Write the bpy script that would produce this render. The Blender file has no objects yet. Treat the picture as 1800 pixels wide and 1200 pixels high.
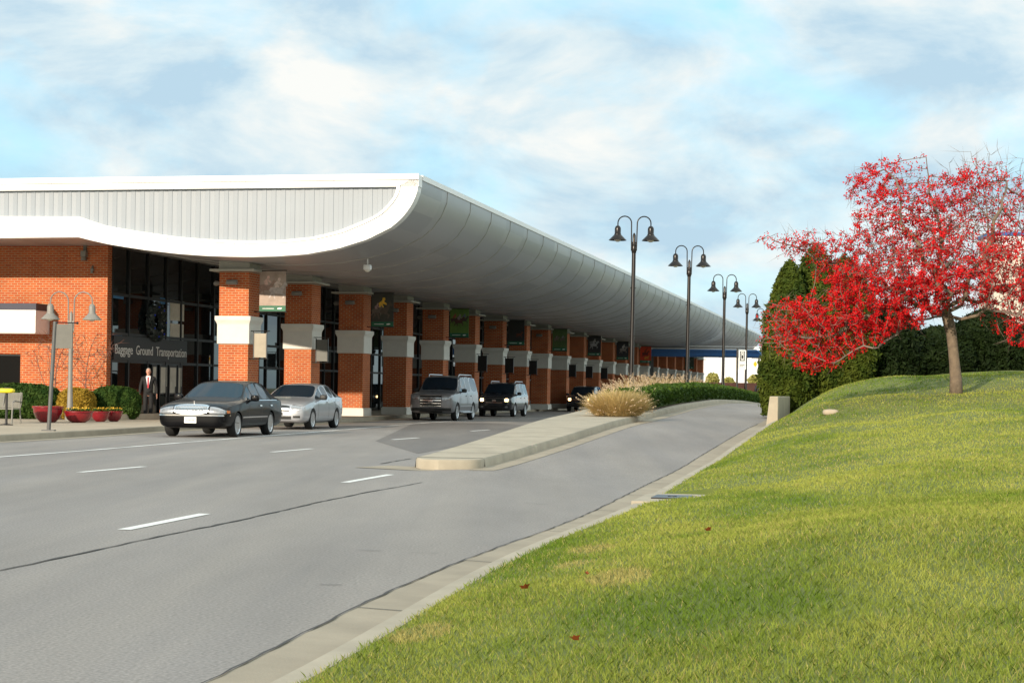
import bpy, bmesh, math, random
import numpy as np
from mathutils import Vector, Matrix
R = math.radians
random.seed(7); RNG = np.random.default_rng(11)
S = bpy.context.scene; COL = S.collection
pi = math.pi
# ------------------------------------------------------------------ camera model (metres, camera looks along +Y)
FPX, EYE, RHO, CY = 3150.0, 1.3, R(.8), 87.6
def ray(x, y):
    u, v = x - 900, 600 - y + CY
    return (u*math.cos(RHO) - v*math.sin(RHO))/FPX, (v*math.cos(RHO) + u*math.sin(RHO))/FPX
def G(x, y, z=0.0):
    a, b = ray(x, y); t = (z - EYE)/b
    return Vector((a*t, t, z))
def at(x, y, Y):
    a, b = ray(x, y)
    return Vector((a*Y, Y, EYE + b*Y))
cam = bpy.data.cameras.new('camera'); co = bpy.data.objects.new('camera', cam); COL.objects.link(co)
co.location = (0, 0, EYE); co.rotation_euler = (R(90), -RHO, 0)
cam.lens = FPX/1800*36; cam.sensor_width = 36; cam.shift_y = CY/1800; cam.clip_start = .1; cam.clip_end = 8000
S.camera = co

# ------------------------------------------------------------------ helpers
def tag(o, label=None, cat=None, group=None, kind=None):
    if label: o['label'] = label
    if cat: o['category'] = cat
    if group: o['group'] = group
    if kind: o['kind'] = kind
    return o
def empty(name, loc, rz=0, label=None, cat=None, group=None):
    o = bpy.data.objects.new(name, None); COL.objects.link(o); o.empty_display_size = .2
    o.location = loc; o.rotation_euler = (0, 0, rz)
    return tag(o, label, cat, group)
def kids(o): return [c for c in bpy.data.objects if c.parent == o]
def copy_tree(o, parent=None):
    ch = kids(o); c = o.copy(); COL.objects.link(c); c.parent = parent
    for k in ch: copy_tree(k, c)
    return c
def ordinal(i): return ['first','second','third','fourth','fifth','sixth','seventh','eighth','ninth','tenth','eleventh','twelfth','thirteenth','fourteenth','fifteenth','sixteenth','seventeenth','eighteenth','nineteenth','twentieth'][i]

class MB:
    def __init__(s): s.v, s.f, s.m = [], [], []
    def add(s, vs, fs, m=0):
        b = len(s.v); s.v += [tuple(p) for p in vs]; s.f += [tuple(i + b for i in f) for f in fs]; s.m += [m]*len(fs)
        return s
    def box(s, x0, x1, y0, y1, z0, z1, m=0, M=None):
        vs = [Vector(p) for p in ((x0,y0,z0),(x1,y0,z0),(x1,y1,z0),(x0,y1,z0),(x0,y0,z1),(x1,y0,z1),(x1,y1,z1),(x0,y1,z1))]
        if M: vs = [M @ p for p in vs]
        return s.add(vs, [(0,3,2,1),(4,5,6,7),(0,1,5,4),(1,2,6,5),(2,3,7,6),(3,0,4,7)], m)
    def tube(s, pts, r, n=8, m=0):
        pts = [Vector(p) for p in pts]; k = len(pts)
        rs = r if isinstance(r, (list, tuple)) else [r]*k
        vs = []; up = None
        for i, p in enumerate(pts):
            d = (pts[min(i+1, k-1)] - pts[max(i-1, 0)]).normalized()
            if up is None: up = d.orthogonal().normalized()
            else:
                up = up - d*up.dot(d); up = up.normalized() if up.length > 1e-6 else d.orthogonal().normalized()
            w = d.cross(up)
            for j in range(n):
                a = 2*pi*j/n; vs.append(p + (up*math.cos(a) + w*math.sin(a))*rs[i])
        fs = [(i*n+j, i*n+(j+1) % n, (i+1)*n+(j+1) % n, (i+1)*n+j) for i in range(k-1) for j in range(n)]
        fs += [tuple(range(n))[::-1], tuple((k-1)*n+j for j in range(n))]
        return s.add(vs, fs, m)
    def lathe(s, prof, n=20, c=(0,0,0), m=0, M=None):
        vs = []; k = len(prof)
        for r, z in prof:
            for j in range(n):
                a = 2*pi*j/n; p = Vector((r*math.cos(a), r*math.sin(a), z))
                vs.append((M @ p if M else p) + Vector(c))
        fs = [(i*n+j, i*n+(j+1) % n, (i+1)*n+(j+1) % n, (i+1)*n+j) for i in range(k-1) for j in range(n)]
        fs += [tuple(range(n))[::-1], tuple((k-1)*n+j for j in range(n))]
        return s.add(vs, fs, m)
    def sell(s, c, size, p=.5, nu=16, nv=10, m=0, M=None):      # superellipsoid (p<1 boxier)
        sg = lambda t, e: math.copysign(abs(t)**e, t)
        vs = []
        for i in range(nv+1):
            b = -pi/2 + pi*i/nv
            for j in range(nu):
                a = 2*pi*j/nu
                q = Vector((size[0]*sg(math.cos(b), p)*sg(math.cos(a), p), size[1]*sg(math.cos(b), p)*sg(math.sin(a), p), size[2]*sg(math.sin(b), p)))
                vs.append((M @ q if M else q) + Vector(c))
        fs = [(i*nu+j, i*nu+(j+1) % nu, (i+1)*nu+(j+1) % nu, (i+1)*nu+j) for i in range(nv) for j in range(nu)]
        return s.add(vs, fs, m)
    def prism(s, poly, h0, h1, fn, m=0):      # poly of (a,b), fn(a,b,h)->point
        n = len(poly); vs = [fn(a, b, h0) for a, b in poly] + [fn(a, b, h1) for a, b in poly]
        fs = [tuple(range(n))[::-1], tuple(range(n, 2*n))] + [(i, (i+1) % n, n+(i+1) % n, n+i) for i in range(n)]
        return s.add(vs, fs, m)
    def strip(s, A, B, m=0):
        n = len(A); return s.add(list(A)+list(B), [(i, i+1, n+i+1, n+i) for i in range(n-1)], m)
    def build(s, name, mats, parent=None, smooth=False, bevel=0, fix=True, loc=None):
        me = bpy.data.meshes.new(name); me.from_pydata(s.v, [], s.f)
        if not isinstance(mats, (list, tuple)): mats = [mats]
        for mt in mats: me.materials.append(mt)
        me.polygons.foreach_set('material_index', s.m)
        if fix:
            bm = bmesh.new(); bm.from_mesh(me); bmesh.ops.remove_doubles(bm, verts=bm.verts, dist=1e-5)
            bmesh.ops.recalc_face_normals(bm, faces=bm.faces); bm.to_mesh(me); bm.free()
        if smooth: me.polygons.foreach_set('use_smooth', [True]*len(me.polygons))
        o = bpy.data.objects.new(name, me); COL.objects.link(o); o.parent = parent
        if loc is not None: o.location = loc
        if bevel:
            b = o.modifiers.new('bevel', 'BEVEL'); b.width = bevel; b.segments = 2; b.limit_method = 'ANGLE'; b.angle_limit = R(40)
        if smooth and smooth != 'all':
            try: me.set_sharp_from_angle(angle=R(42))
            except Exception: pass
        return o
def np_mesh(name, V, k, mat, parent=None, cols=None):            # V (n*k,3): n separate k-gons
    V = np.asarray(V, dtype=np.float32).reshape(-1, 3); n = len(V)//k
    me = bpy.data.meshes.new(name); me.vertices.add(n*k); me.vertices.foreach_set('co', V.ravel())
    me.loops.add(n*k); me.loops.foreach_set('vertex_index', np.arange(n*k, dtype=np.int32))
    me.polygons.add(n); me.polygons.foreach_set('loop_start', np.arange(0, n*k, k, dtype=np.int32))
    try: me.polygons.foreach_set('loop_total', np.full(n, k, dtype=np.int32))
    except Exception: pass
    if cols is not None:
        a = me.color_attributes.new('pigment', 'FLOAT_COLOR', 'POINT')
        c = np.ones((n*k, 4), dtype=np.float32); c[:, :3] = np.repeat(cols, k, axis=0); a.data.foreach_set('color', c.ravel())
    me.materials.append(mat); me.update(calc_edges=True); me.validate()
    o = bpy.data.objects.new(name, me); COL.objects.link(o); o.parent = parent
    return o
def unit(a): return a/np.maximum(np.linalg.norm(a, axis=-1, keepdims=True), 1e-9)
def leaf_quads(P, N, size, flat=.5, long=1.6):                    # one leaf quad per point, roughly facing N
    n = len(P); N = unit(N + RNG.normal(0, flat, (n, 3)))
    T = unit(np.cross(N, RNG.normal(0, 1, (n, 3)))); B = np.cross(N, T)
    s = (size*RNG.uniform(.6, 1.35, n))[:, None]
    return np.stack([P - T*s*.5, P + B*s*.5*long, P + T*s*.5, P - B*s*.5*long], axis=1).reshape(-1, 3)
_g = RNG.random((256, 256))
def vnoise(x, y):
    xi, yi = np.floor(x).astype(int), np.floor(y).astype(int); fx, fy = x-xi, y-yi
    fx, fy = fx*fx*(3-2*fx), fy*fy*(3-2*fy); g = lambda i, j: _g[i % 256, j % 256]
    return (g(xi, yi)*(1-fx)+g(xi+1, yi)*fx)*(1-fy)+(g(xi, yi+1)*(1-fx)+g(xi+1, yi+1)*fx)*fy
def fbm(x, y, o=4): return sum(vnoise(x*2**i+17*i, y*2**i+5*i)*.5**i for i in range(o))/sum(.5**i for i in range(o))

# ------------------------------------------------------------------ materials
def nodes(name):
    m = bpy.data.materials.new(name); m.use_nodes = True; nt = m.node_tree
    return m, nt, nt.nodes['Principled BSDF'], lambda t, **k: _n(nt, t, k)
def _n(nt, t, k):
    n = nt.nodes.new(t)
    for a, b in k.items():
        if a.startswith('_'): n.inputs[a[1:]].default_value = b
        else: setattr(n, a, b)
    return n
def c4(c): return (c[0], c[1], c[2], 1)
def sc(c, f): return tuple(min(1, x*f) for x in c)
def mat(name, col, rough=.6, metal=0, var=.12, scale=3, bump=0, bscale=60, coat=0, spec=.5, col2=None, det=5):
    m, nt, p, N = nodes(name); L = nt.links.new
    tc = N('ShaderNodeTexCoord'); ns = N('ShaderNodeTexNoise', _Scale=scale, _Detail=det, _Roughness=.62)
    L(tc.outputs['Object'], ns.inputs['Vector'])
    rp = N('ShaderNodeValToRGB'); rp.color_ramp.elements[0].position = .3; rp.color_ramp.elements[1].position = .7
    rp.color_ramp.elements[0].color = c4(col2 if col2 else sc(col, 1-var)); rp.color_ramp.elements[1].color = c4(col if col2 else sc(col, 1+var))
    L(ns.outputs['Fac'], rp.inputs['Fac']); L(rp.outputs['Color'], p.inputs['Base Color'])
    p.inputs['Roughness'].default_value = rough; p.inputs['Metallic'].default_value = metal
    p.inputs['Coat Weight'].default_value = coat; p.inputs['Coat Roughness'].default_value = .04; p.inputs['Specular IOR Level'].default_value = spec
    if bump:
        n2 = N('ShaderNodeTexNoise', _Scale=bscale, _Detail=4); L(tc.outputs['Object'], n2.inputs['Vector'])
        b = N('ShaderNodeBump', _Strength=bump, _Distance=.02); L(n2.outputs['Fac'], b.inputs['Height']); L(b.outputs['Normal'], p.inputs['Normal'])
    return m
def mat_leaf(name, a, b, trans=.25, scale=1.5, attr=False, rough=.6):
    m, nt, p, N = nodes(name); L = nt.links.new
    if attr:
        at_ = N('ShaderNodeVertexColor', layer_name='pigment'); colour = at_.outputs['Color']
    else:
        tc = N('ShaderNodeTexCoord'); ns = N('ShaderNodeTexNoise', _Scale=scale, _Detail=6, _Roughness=.7); L(tc.outputs['Object'], ns.inputs['Vector'])
        rp = N('ShaderNodeValToRGB'); rp.color_ramp.elements[0].position = .35; rp.color_ramp.elements[1].position = .65
        rp.color_ramp.elements[0].color = c4(a); rp.color_ramp.elements[1].color = c4(b); L(ns.outputs['Fac'], rp.inputs['Fac']); colour = rp.outputs['Color']
    L(colour, p.inputs['Base Color']); p.inputs['Roughness'].default_value = rough; p.inputs['Specular IOR Level'].default_value = .08
    t = N('ShaderNodeBsdfTranslucent'); L(colour, t.inputs['Color'])
    mx = N('ShaderNodeMixShader', _Fac=trans); L(p.outputs[0], mx.inputs[1]); L(t.outputs[0], mx.inputs[2])
    L(mx.outputs[0], nt.nodes['Material Output'].inputs['Surface'])
    return m
def mat_glass(name, col, rough=.03, spec=.7):
    m = mat(name, col, rough, var=.15, scale=.6, spec=spec); return m
def mat_emit(name, col, st):
    m, nt, p, N = nodes(name); p.inputs['Base Color'].default_value = c4(col); p.inputs['Emission Color'].default_value = c4(col); p.inputs['Emission Strength'].default_value = st; return m
def mat_brick(name, c1, c2, mortar):
    m, nt, p, N = nodes(name); L = nt.links.new
    tc = N('ShaderNodeTexCoord'); sp = N('ShaderNodeSeparateXYZ'); L(tc.outputs['Object'], sp.inputs[0])
    ad = N('ShaderNodeMath', operation='ADD'); L(sp.outputs['X'], ad.inputs[0]); L(sp.outputs['Y'], ad.inputs[1])
    cb = N('ShaderNodeCombineXYZ'); L(ad.outputs[0], cb.inputs['X']); L(sp.outputs['Z'], cb.inputs['Y'])
    br = N('ShaderNodeTexBrick', _Scale=1.0, _Color1=c4(c1), _Color2=c4(c2), _Mortar=c4(mortar)); L(cb.outputs[0], br.inputs['Vector'])
    br.inputs['Brick Width'].default_value = .25; br.inputs['Row Height'].default_value = .085; br.inputs['Mortar Size'].default_value = .012; br.inputs['Mortar Smooth'].default_value = .3
    oi = N('ShaderNodeObjectInfo'); av = N('ShaderNodeVectorMath', operation='ADD'); L(tc.outputs['Object'], av.inputs[0]); L(oi.outputs['Location'], av.inputs[1])
    ns = N('ShaderNodeTexNoise', _Scale=1.3, _Detail=6); L(av.outputs[0], ns.inputs['Vector'])
    mx = N('ShaderNodeMix', data_type='RGBA', blend_type='MULTIPLY'); mx.inputs['Factor'].default_value = .5
    rp = N('ShaderNodeValToRGB'); rp.color_ramp.elements[0].color = (.6,.55,.5,1); rp.color_ramp.elements[0].position = .3; rp.color_ramp.elements[1].position = .7
    L(ns.outputs['Fac'], rp.inputs['Fac']); L(br.outputs['Color'], mx.inputs['A']); L(rp.outputs['Color'], mx.inputs['B'])
    L(mx.outputs['Result'], p.inputs['Base Color']); p.inputs['Roughness'].default_value = .85; p.inputs['Specular IOR Level'].default_value = .2
    b = N('ShaderNodeBump', _Strength=.5, _Distance=.01); b.invert = True; L(br.outputs['Fac'], b.inputs['Height']); L(b.outputs['Normal'], p.inputs['Normal'])
    return m
def mat_asphalt(name, col, k=1.0):
    m, nt, p, N = nodes(name); L = nt.links.new
    tc = N('ShaderNodeTexCoord'); mp = N('ShaderNodeMapping'); mp.inputs['Scale'].default_value = (1, .22, 1); mp.inputs['Rotation'].default_value = (0, 0, R(11))
    L(tc.outputs['Object'], mp.inputs['Vector'])
    big = N('ShaderNodeTexNoise', _Scale=.55, _Detail=7, _Roughness=.6); L(mp.outputs[0], big.inputs['Vector'])
    fine = N('ShaderNodeTexNoise', _Scale=48, _Detail=4); L(tc.outputs['Object'], fine.inputs['Vector'])
    r1 = N('ShaderNodeValToRGB'); r1.color_ramp.elements[0].position = .34; r1.color_ramp.elements[1].position = .66
    r1.color_ramp.elements[0].color = c4(sc(col, .87)); r1.color_ramp.elements[1].color = c4(sc(col, 1.12)); L(big.outputs['Fac'], r1.inputs['Fac'])
    r2 = N('ShaderNodeValToRGB'); r2.color_ramp.elements[0].position = .32; r2.color_ramp.elements[1].position = .68
    r2.color_ramp.elements[0].color = (.62,.62,.62,1); L(fine.outputs['Fac'], r2.inputs['Fac'])
    mx = N('ShaderNodeMix', data_type='RGBA', blend_type='MULTIPLY'); mx.inputs['Factor'].default_value = 1
    L(r1.outputs['Color'], mx.inputs['A']); L(r2.outputs['Color'], mx.inputs['B'])
    # small dark dashes and pits running with the traffic
    mp2 = N('ShaderNodeMapping'); mp2.inputs['Scale'].default_value = (2.6, 3.2, 1); mp2.inputs['Rotation'].default_value = (0, 0, R(11)); L(tc.outputs['Object'], mp2.inputs['Vector'])
    pit = N('ShaderNodeTexNoise', _Scale=1.6, _Detail=6, _Roughness=.75); L(mp2.outputs[0], pit.inputs['Vector'])
    r3 = N('ShaderNodeValToRGB'); r3.color_ramp.elements[0].position = .655; r3.color_ramp.elements[1].position = .73
    r3.color_ramp.elements[0].color = (1,1,1,1); r3.color_ramp.elements[1].color = (.55,.53,.51,1); L(pit.outputs['Fac'], r3.inputs['Fac'])
    m2 = N('ShaderNodeMix', data_type='RGBA', blend_type='MULTIPLY'); m2.inputs['Factor'].default_value = k
    mp3 = N('ShaderNodeMapping'); mp3.inputs['Scale'].default_value = (1.0, .035, 1); mp3.inputs['Rotation'].default_value = (0, 0, R(12)); L(tc.outputs['Object'], mp3.inputs['Vector'])
    ln = N('ShaderNodeTexNoise', _Scale=1.1, _Detail=5, _Roughness=.55); L(mp3.outputs[0], ln.inputs['Vector'])
    r4 = N('ShaderNodeValToRGB'); r4.color_ramp.elements[0].position = .36; r4.color_ramp.elements[1].position = .62; r4.color_ramp.elements[0].color = (.87,.87,.88,1); r4.color_ramp.elements[1].color = (1.0,.985,.96,1); L(ln.outputs['Fac'], r4.inputs['Fac'])
    m3 = N('ShaderNodeMix', data_type='RGBA', blend_type='MULTIPLY'); m3.inputs['Factor'].default_value = 1; L(mx.outputs['Result'], m3.inputs['A']); L(r4.outputs['Color'], m3.inputs['B'])
    L(m3.outputs['Result'], m2.inputs['A']); L(r3.outputs['Color'], m2.inputs['B']); L(m2.outputs['Result'], p.inputs['Base Color'])
    p.inputs['Roughness'].default_value = .8; p.inputs['Specular IOR Level'].default_value = .3
    b = N('ShaderNodeBump', _Strength=.25, _Distance=.01); L(fine.outputs['Fac'], b.inputs['Height']); L(b.outputs['Normal'], p.inputs['Normal'])
    return m
def mat_soffit():
    m, nt, p, N = nodes('soffit metal panels'); L = nt.links.new
    tc = N('ShaderNodeTexCoord'); sp = N('ShaderNodeSeparateXYZ'); L(tc.outputs['Object'], sp.inputs[0])
    cb = N('ShaderNodeCombineXYZ')
    for ax, s in (('X', .9), ('Y', 1/3.5), ('Z', .9)):
        a = N('ShaderNodeMath', operation='MULTIPLY'); a.inputs[1].default_value = s; L(sp.outputs[ax], a.inputs[0])
        f = N('ShaderNodeMath', operation='FLOOR'); L(a.outputs[0], f.inputs[0]); L(f.outputs[0], cb.inputs[ax])
    w = N('ShaderNodeTexWhiteNoise', noise_dimensions='3D'); L(cb.outputs[0], w.inputs['Vector'])
    rp = N('ShaderNodeValToRGB'); rp.color_ramp.elements[0].color = (.36,.375,.40,1); rp.color_ramp.elements[1].color = (.455,.465,.485,1); L(w.outputs['Value'], rp.inputs['Fac'])
    L(rp.outputs['Color'], p.inputs['Base Color']); p.inputs['Roughness'].default_value = .42; p.inputs['Metallic'].default_value = .4
    return m
Mt = dict(
 asphalt=mat_asphalt('worn grey asphalt', (.32,.298,.282)), patch=mat_asphalt('newer dark asphalt', (.215,.20,.19), .5),
 concrete=mat('kerb concrete', (.37,.325,.25), .85, var=.16, scale=1.6, bump=.2, det=8), gutter=mat('gutter concrete', (.31,.265,.20), .85, var=.16, scale=1.3, bump=.2, det=8),
 walk=mat('pavement concrete', (.38,.315,.235), .85, var=.14, scale=.8, bump=.15, det=8), paint=mat('worn road paint', (.72,.72,.70), .7, var=.12, scale=5, det=8),
 tar=mat('crack filler', (.045,.04,.035), .7, scale=4), soil=mat('bark mulch', (.075,.04,.025), .95, var=.4, scale=14, bump=.6, bscale=30),
 turf=mat('lawn soil and thatch', (.15,.17,.035), .95, col2=(.085,.115,.02), scale=1.2, bump=.4, bscale=45), field=mat('far ground', (.12,.13,.06), .95, scale=.02),
 brick=mat_brick('orange red brick', (.54,.118,.03), (.43,.078,.024), (.50,.35,.21)), stone=mat('cast stone', (.66,.635,.58), .75, var=.06, scale=2, bump=.1),
 cap=mat('painted capital', (.42,.41,.36), .6, var=.06), white=mat('white painted metal', (.80,.80,.79), .45, var=.05, scale=.8, det=9), panel=mat('light ribbed cladding', (.265,.30,.34), .5, var=.03, scale=.6),
 soffit=mat_soffit(), seam=mat('seam trim', (.38,.37,.34), .4, metal=.4, var=.05), roof=mat('roof membrane', (.5,.5,.5), .8),
 glass=mat_glass('dark curtain wall glass', (.006,.008,.009), .02, .5), mull=mat('black mullion metal', (.012,.012,.012), .4), dark=mat('black metal', (.013,.012,.012), .35, spec=.5),
 grey=mat('grey painted steel', (.09,.092,.09), .5), lampgrey=mat('pale grey lamp paint', (.21,.20,.18), .5), lens=mat('frosted lens', (.7,.68,.6), .3), bronze=mat('dark bronze lamp paint', (.016,.013,.012), .3, metal=.3),
 letter=mat('white letters', (.80,.79,.76), .5), plate=mat('sign back plate', (.115,.115,.10), .55), beige=mat('beige board', (.33,.29,.22), .6), green=mat('green banner band', (.012,.12,.06), .6),
 red=mat('glossy red planter', (.20,.008,.014), .25, var=.15, coat=.5), yellow=mat('yellow plastic', (.75,.62,.02), .5), tyre=mat('tyre rubber', (.012,.012,.012), .8, bump=.1), rim=mat('alloy', (.55,.56,.58), .28, metal=.85, var=.05),
 chrome=mat('chrome', (.75,.76,.78), .12, metal=1, var=.03), lamp=mat('headlamp glass', (.34,.35,.37), .12, metal=.5, coat=1, var=.3, scale=12), lit=mat_emit('lit headlamp', (1,.62,.25), 9), amber=mat('amber lens', (.6,.16,.03), .2),
 carglass=mat_glass('tinted car glass', (.006,.014,.024), .015, .5), black=mat('black car paint', (.002,.002,.003), .4, coat=.32, var=.05, spec=.1), silver=mat('silver car paint', (.50,.51,.54), .3, metal=.55, coat=1, var=.03), suv=mat('grey silver car paint', (.25,.25,.265), .3, metal=.6, coat=.5, var=.03),
 darkcar=mat('dark blue grey car paint', (.02,.022,.03), .22, metal=.3, coat=1, var=.05), trim=mat('black plastic trim', (.018,.018,.018), .55), blue=mat('blue painted girder', (.015,.11,.33), .45, var=.1), wall=mat('white render', (.74,.75,.78), .7, var=.03), redwall=mat_brick('far red brick', (.40,.11,.06), (.33,.09,.05), (.4,.3,.25)),
 bark=mat('grey brown bark', (.20,.15,.10), .9, col2=(.10,.075,.055), scale=7, bump=.6, bscale=25), twig=mat('grey twig bark', (.15,.11,.09), .9, var=.3), redtwig=mat('reddish twigs', (.17,.085,.065), .9, var=.3),
 berry=mat_leaf('red berries', (.36,.004,.008), (.66,.018,.02), .1, 2.2, rough=.6), lawn=mat_leaf('grass blades', (0,0,0), (0,0,0), .42, attr=True, rough=.55), dry=mat_leaf('dry fountain grass', (0,0,0), (0,0,0), .35, attr=True),
 hedge=mat_leaf('clipped hedge leaves', (.028,.065,.012), (.085,.14,.022), .2, 2.5), ever=mat_leaf('arborvitae foliage', (.02,.042,.006), (.085,.105,.014), .15, 1.3), yew=mat_leaf('dark yew foliage', (.005,.011,.003), (.016,.028,.007), .08, 1.3), gold=mat_leaf('golden leaves', (.26,.16,.02), (.40,.27,.04), .2, 3), darkleaf=mat_leaf('dark hedge leaves', (.022,.055,.012), (.06,.10,.02), .2, 2.5),  # right-hand evergreens: guessed darker species, tree crown's shade put into the colour too
 petal=mat_leaf('yellow pansies', (.7,.35,.02), (.75,.55,.1), .2, 6), fallen=mat_leaf('fallen leaf', (.25,.06,.02), (.33,.10,.03), .2, 6),
 skin=mat('skin', (.55,.27,.19), .5, var=.05), hair=mat('grey hair', (.42,.39,.36), .7), suit=mat('black suit cloth', (.010,.010,.011), .8), shirt=mat('white shirt', (.72,.73,.78), .7), tie=mat('red tie', (.45,.02,.03), .5), khaki=mat('khaki cloth', (.42,.34,.22), .8), jacket=mat('dark jacket', (.02,.02,.025), .8), shoe=mat('black leather', (.008,.008,.008), .3),
)
# ------------------------------------------------------------------ terrain
_ky = np.array([-20, 24, 30, 36, 44.5, 50.8, 60.3, 73, 85, 101, 130, 160, 400.]); _kz = np.array([0, 0, .015, .18, .46, .57, .79, .94, .87, .65, .2, 0, 0.])
_ys = np.arange(-20, 400, .5); _zs = np.interp(_ys, _ky, _kz); _k = np.exp(-np.linspace(-2, 2, 17)**2); _k /= _k.sum()
_zs = np.convolve(np.pad(_zs, 8, mode='edge'), _k, 'valid')
def zr(Y): return np.interp(Y, _ys, _zs)
def GR(x, y, off=0.0):                      # point on the rising lane
    a, b = ray(x, y); lo, hi = 3.0, 75.0
    for _ in range(50):
        t = (lo+hi)/2
        if EYE + b*t > zr(t) + off: lo = t
        else: hi = t
    return Vector((a*lo, lo, zr(lo)+off))
_gp = [GR(*p) for p in ((380,1200),(560,1098),(666.7,1046),(816,982),(954.7,935.3),(1029,906.8),(1095,873),(1157,841.8),(1233,800),(1289,767),(1324.4,749))]
_gx = np.array([p.x for p in _gp]); _gy = np.array([p.y for p in _gp])
_gy = np.concatenate([[-20], _gy, [160, 400]]); _gx = np.concatenate([[_gx[0]-.2*(_gp[0].y+20)], _gx, [_gx[-1]+.207*(160-_gp[-1].y), _gx[-1]+.207*(400-_gp[-1].y)]])
_gs = np.interp(_ys, _gy, _gx); _gs = np.convolve(np.pad(_gs, 8, mode='reflect', reflect_type='odd'), _k, 'valid')
def XG(Y): return np.interp(Y, _ys, _gs)     # asphalt / gutter line
def XC(Y): return XG(Y) + .64               # back of kerb, where the lawn starts
def XMR(Y): return -.65 + .207*(Y-29)
def XML(Y): return np.where(np.asarray(Y) < 54, -1.75+.158*(np.asarray(Y)-29), 2.2+.207*(np.asarray(Y)-54))
def sstep(t): t = np.clip(t, 0, 1); return t*t*(3-2*t)
def zbank(X, Y):
    d = np.maximum(X - XC(Y), 0)
    A = np.interp(Y, [-20, 5, 20, 40, 50, 70, 140], [.9, .9, 1.0, 1.27, 1.3, 1.3, 1.0]); L = np.interp(Y, [-20, 5, 20, 40, 46, 50, 140], [6, 6, 5, 2.7, 2.0, 1.5, 1.5])
    k_ = np.where((np.abs(Y-19.6) < .86) & (d < .70), .12, 1.0)
    return zr(Y) + .14 + k_*A*(1-np.exp(-d/L)) + .30*(fbm(X*.42+3, Y*.2+9, 2)-.5)*np.minimum(d/1.5, 1)*np.interp(Y, [5, 10, 40], [.5, 1, 1])
def grid(name, xs, ys, fx, fz, m, smooth=True):
    V = [(float(fx(t, y)), float(y), float(fz(fx(t, y), y))) for y in ys for t in xs]; n = len(xs)
    F = [(j*n+i, j*n+i+1, (j+1)*n+i+1, (j+1)*n+i) for j in range(len(ys)-1) for i in range(n-1)]
    return MB().add(V, F).build(name, m, smooth='all' if smooth else False, fix=False)
g = MB().add([(-3000,-60,-.12),(3000,-60,-.12),(3000,6000,-.12),(-3000,6000,-.12)], [(0,1,2,3)]).build('ground', Mt['field'], fix=False); tag(g, kind='structure')
ys = np.concatenate([np.arange(-6, 165, 1.0), np.arange(170, 330, 10)])
def zroad(X, Y): return zr(Y)*sstep((X-XML(Y)-.1)/(XMR(Y)-XML(Y)-.2))
def fxr(t, Y):
    if t <= 0: return XML(Y) + t
    return XML(Y) + (XG(Y)+.03-XML(Y))*t
rd = grid('road', [-75, -40, -25, -15, -10, -7, -4, -2, -1, -.4, 0, .1, .2, .3, .4, .5, .6, .8, 1], ys, fxr, zroad, Mt['asphalt']); tag(rd, kind='structure')
tag(grid('gutter', [0, .27, .48], np.arange(-6, 160, .5), lambda t, y: XG(y)+t, lambda x, y: zr(y)+.004-.02*((x-XG(y))/.48), Mt['gutter']), kind='structure')
# kerb along the lawn
k = MB(); yy = np.arange(-6, 160, .5)
prof = [(.48,-.02),(.50,.11),(.53,.14),(.64,.145),(.66,.145),(.66,-.1)]
for (a, za), (b, zb_) in zip(prof[:-1], prof[1:]):
    k.strip([(XG(y)+a, y, zr(y)+za) for y in yy], [(XG(y)+b, y, zr(y)+zb_) for y in yy])
tag(k.build('kerb', Mt['concrete'], fix=False, smooth='all'), kind='structure')
# dark joint between asphalt and gutter, wandering a little
def ribbon(name, pts, w, m, zoff=.005, wob=.02):
    A, B = [], []
    for i, p in enumerate(pts):
        q = (pts[min(i+1, len(pts)-1)]-pts[max(i-1, 0)]).normalized(); n = Vector((-q.y, q.x, 0)); o = random.uniform(-wob, wob); ww = w*random.uniform(.45, 1.35)
        A.append(p+n*(ww/2+o)+Vector((0,0,zoff))); B.append(p+n*(-ww/2+o)+Vector((0,0,zoff)))
    return MB().strip(A, B).build(name, m, fix=False)
tag(ribbon('kerb_joint', [Vector((XG(y), y, zr(y))) for y in np.arange(5, 48, .18)], .017, Mt['tar'], .010, .010), kind='structure')
_c = [G(*p) for p in ((-60,1012),(0,1003),(80,986),(170,967),(260,947),(370,925),(450,908),(540,887),(640,866),(700,856),(742,848))]
def dense(pts, step=.3):
    out = []
    for a, b in zip(pts[:-1], pts[1:]):
        n = max(1, int((b-a).length/step)); out += [a.lerp(b, i/n) for i in range(n)]
    return out+[pts[-1]]
tag(ribbon('road_crack', dense(_c, .2), .036, Mt['tar'], .006, .012), kind='structure')
for pts in (((1165,768),(1200,768.5),(1300,769)), ((920,884),(962,887)), ((625,967),(668,968.5)), ((722,972),(770,973)), ((560,1028),(600,1029))):
    tag(ribbon('road_crack', dense([GR(*p) for p in pts], .1), .013, Mt['tar'], .008, .015), kind='structure')
tag(ribbon('road_crack', dense([G(*p) for p in ((668,815),(700,809.5),(722,806))]), .05, Mt['tar'], .006, .02), kind='structure')
for y in np.arange(7.6, 46, 3.05): tag(MB().strip([(XG(y)+.01, y-.008, zr(y)+.0075), (XG(y)+.01, y+.008, zr(y)+.0075)], [(XG(y)+.47, y-.008-.08, zr(y)-.012), (XG(y)+.47, y+.008-.08, zr(y)-.012)]).build('gutter_joint', Mt['tar'], fix=False), kind='structure')
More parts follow.
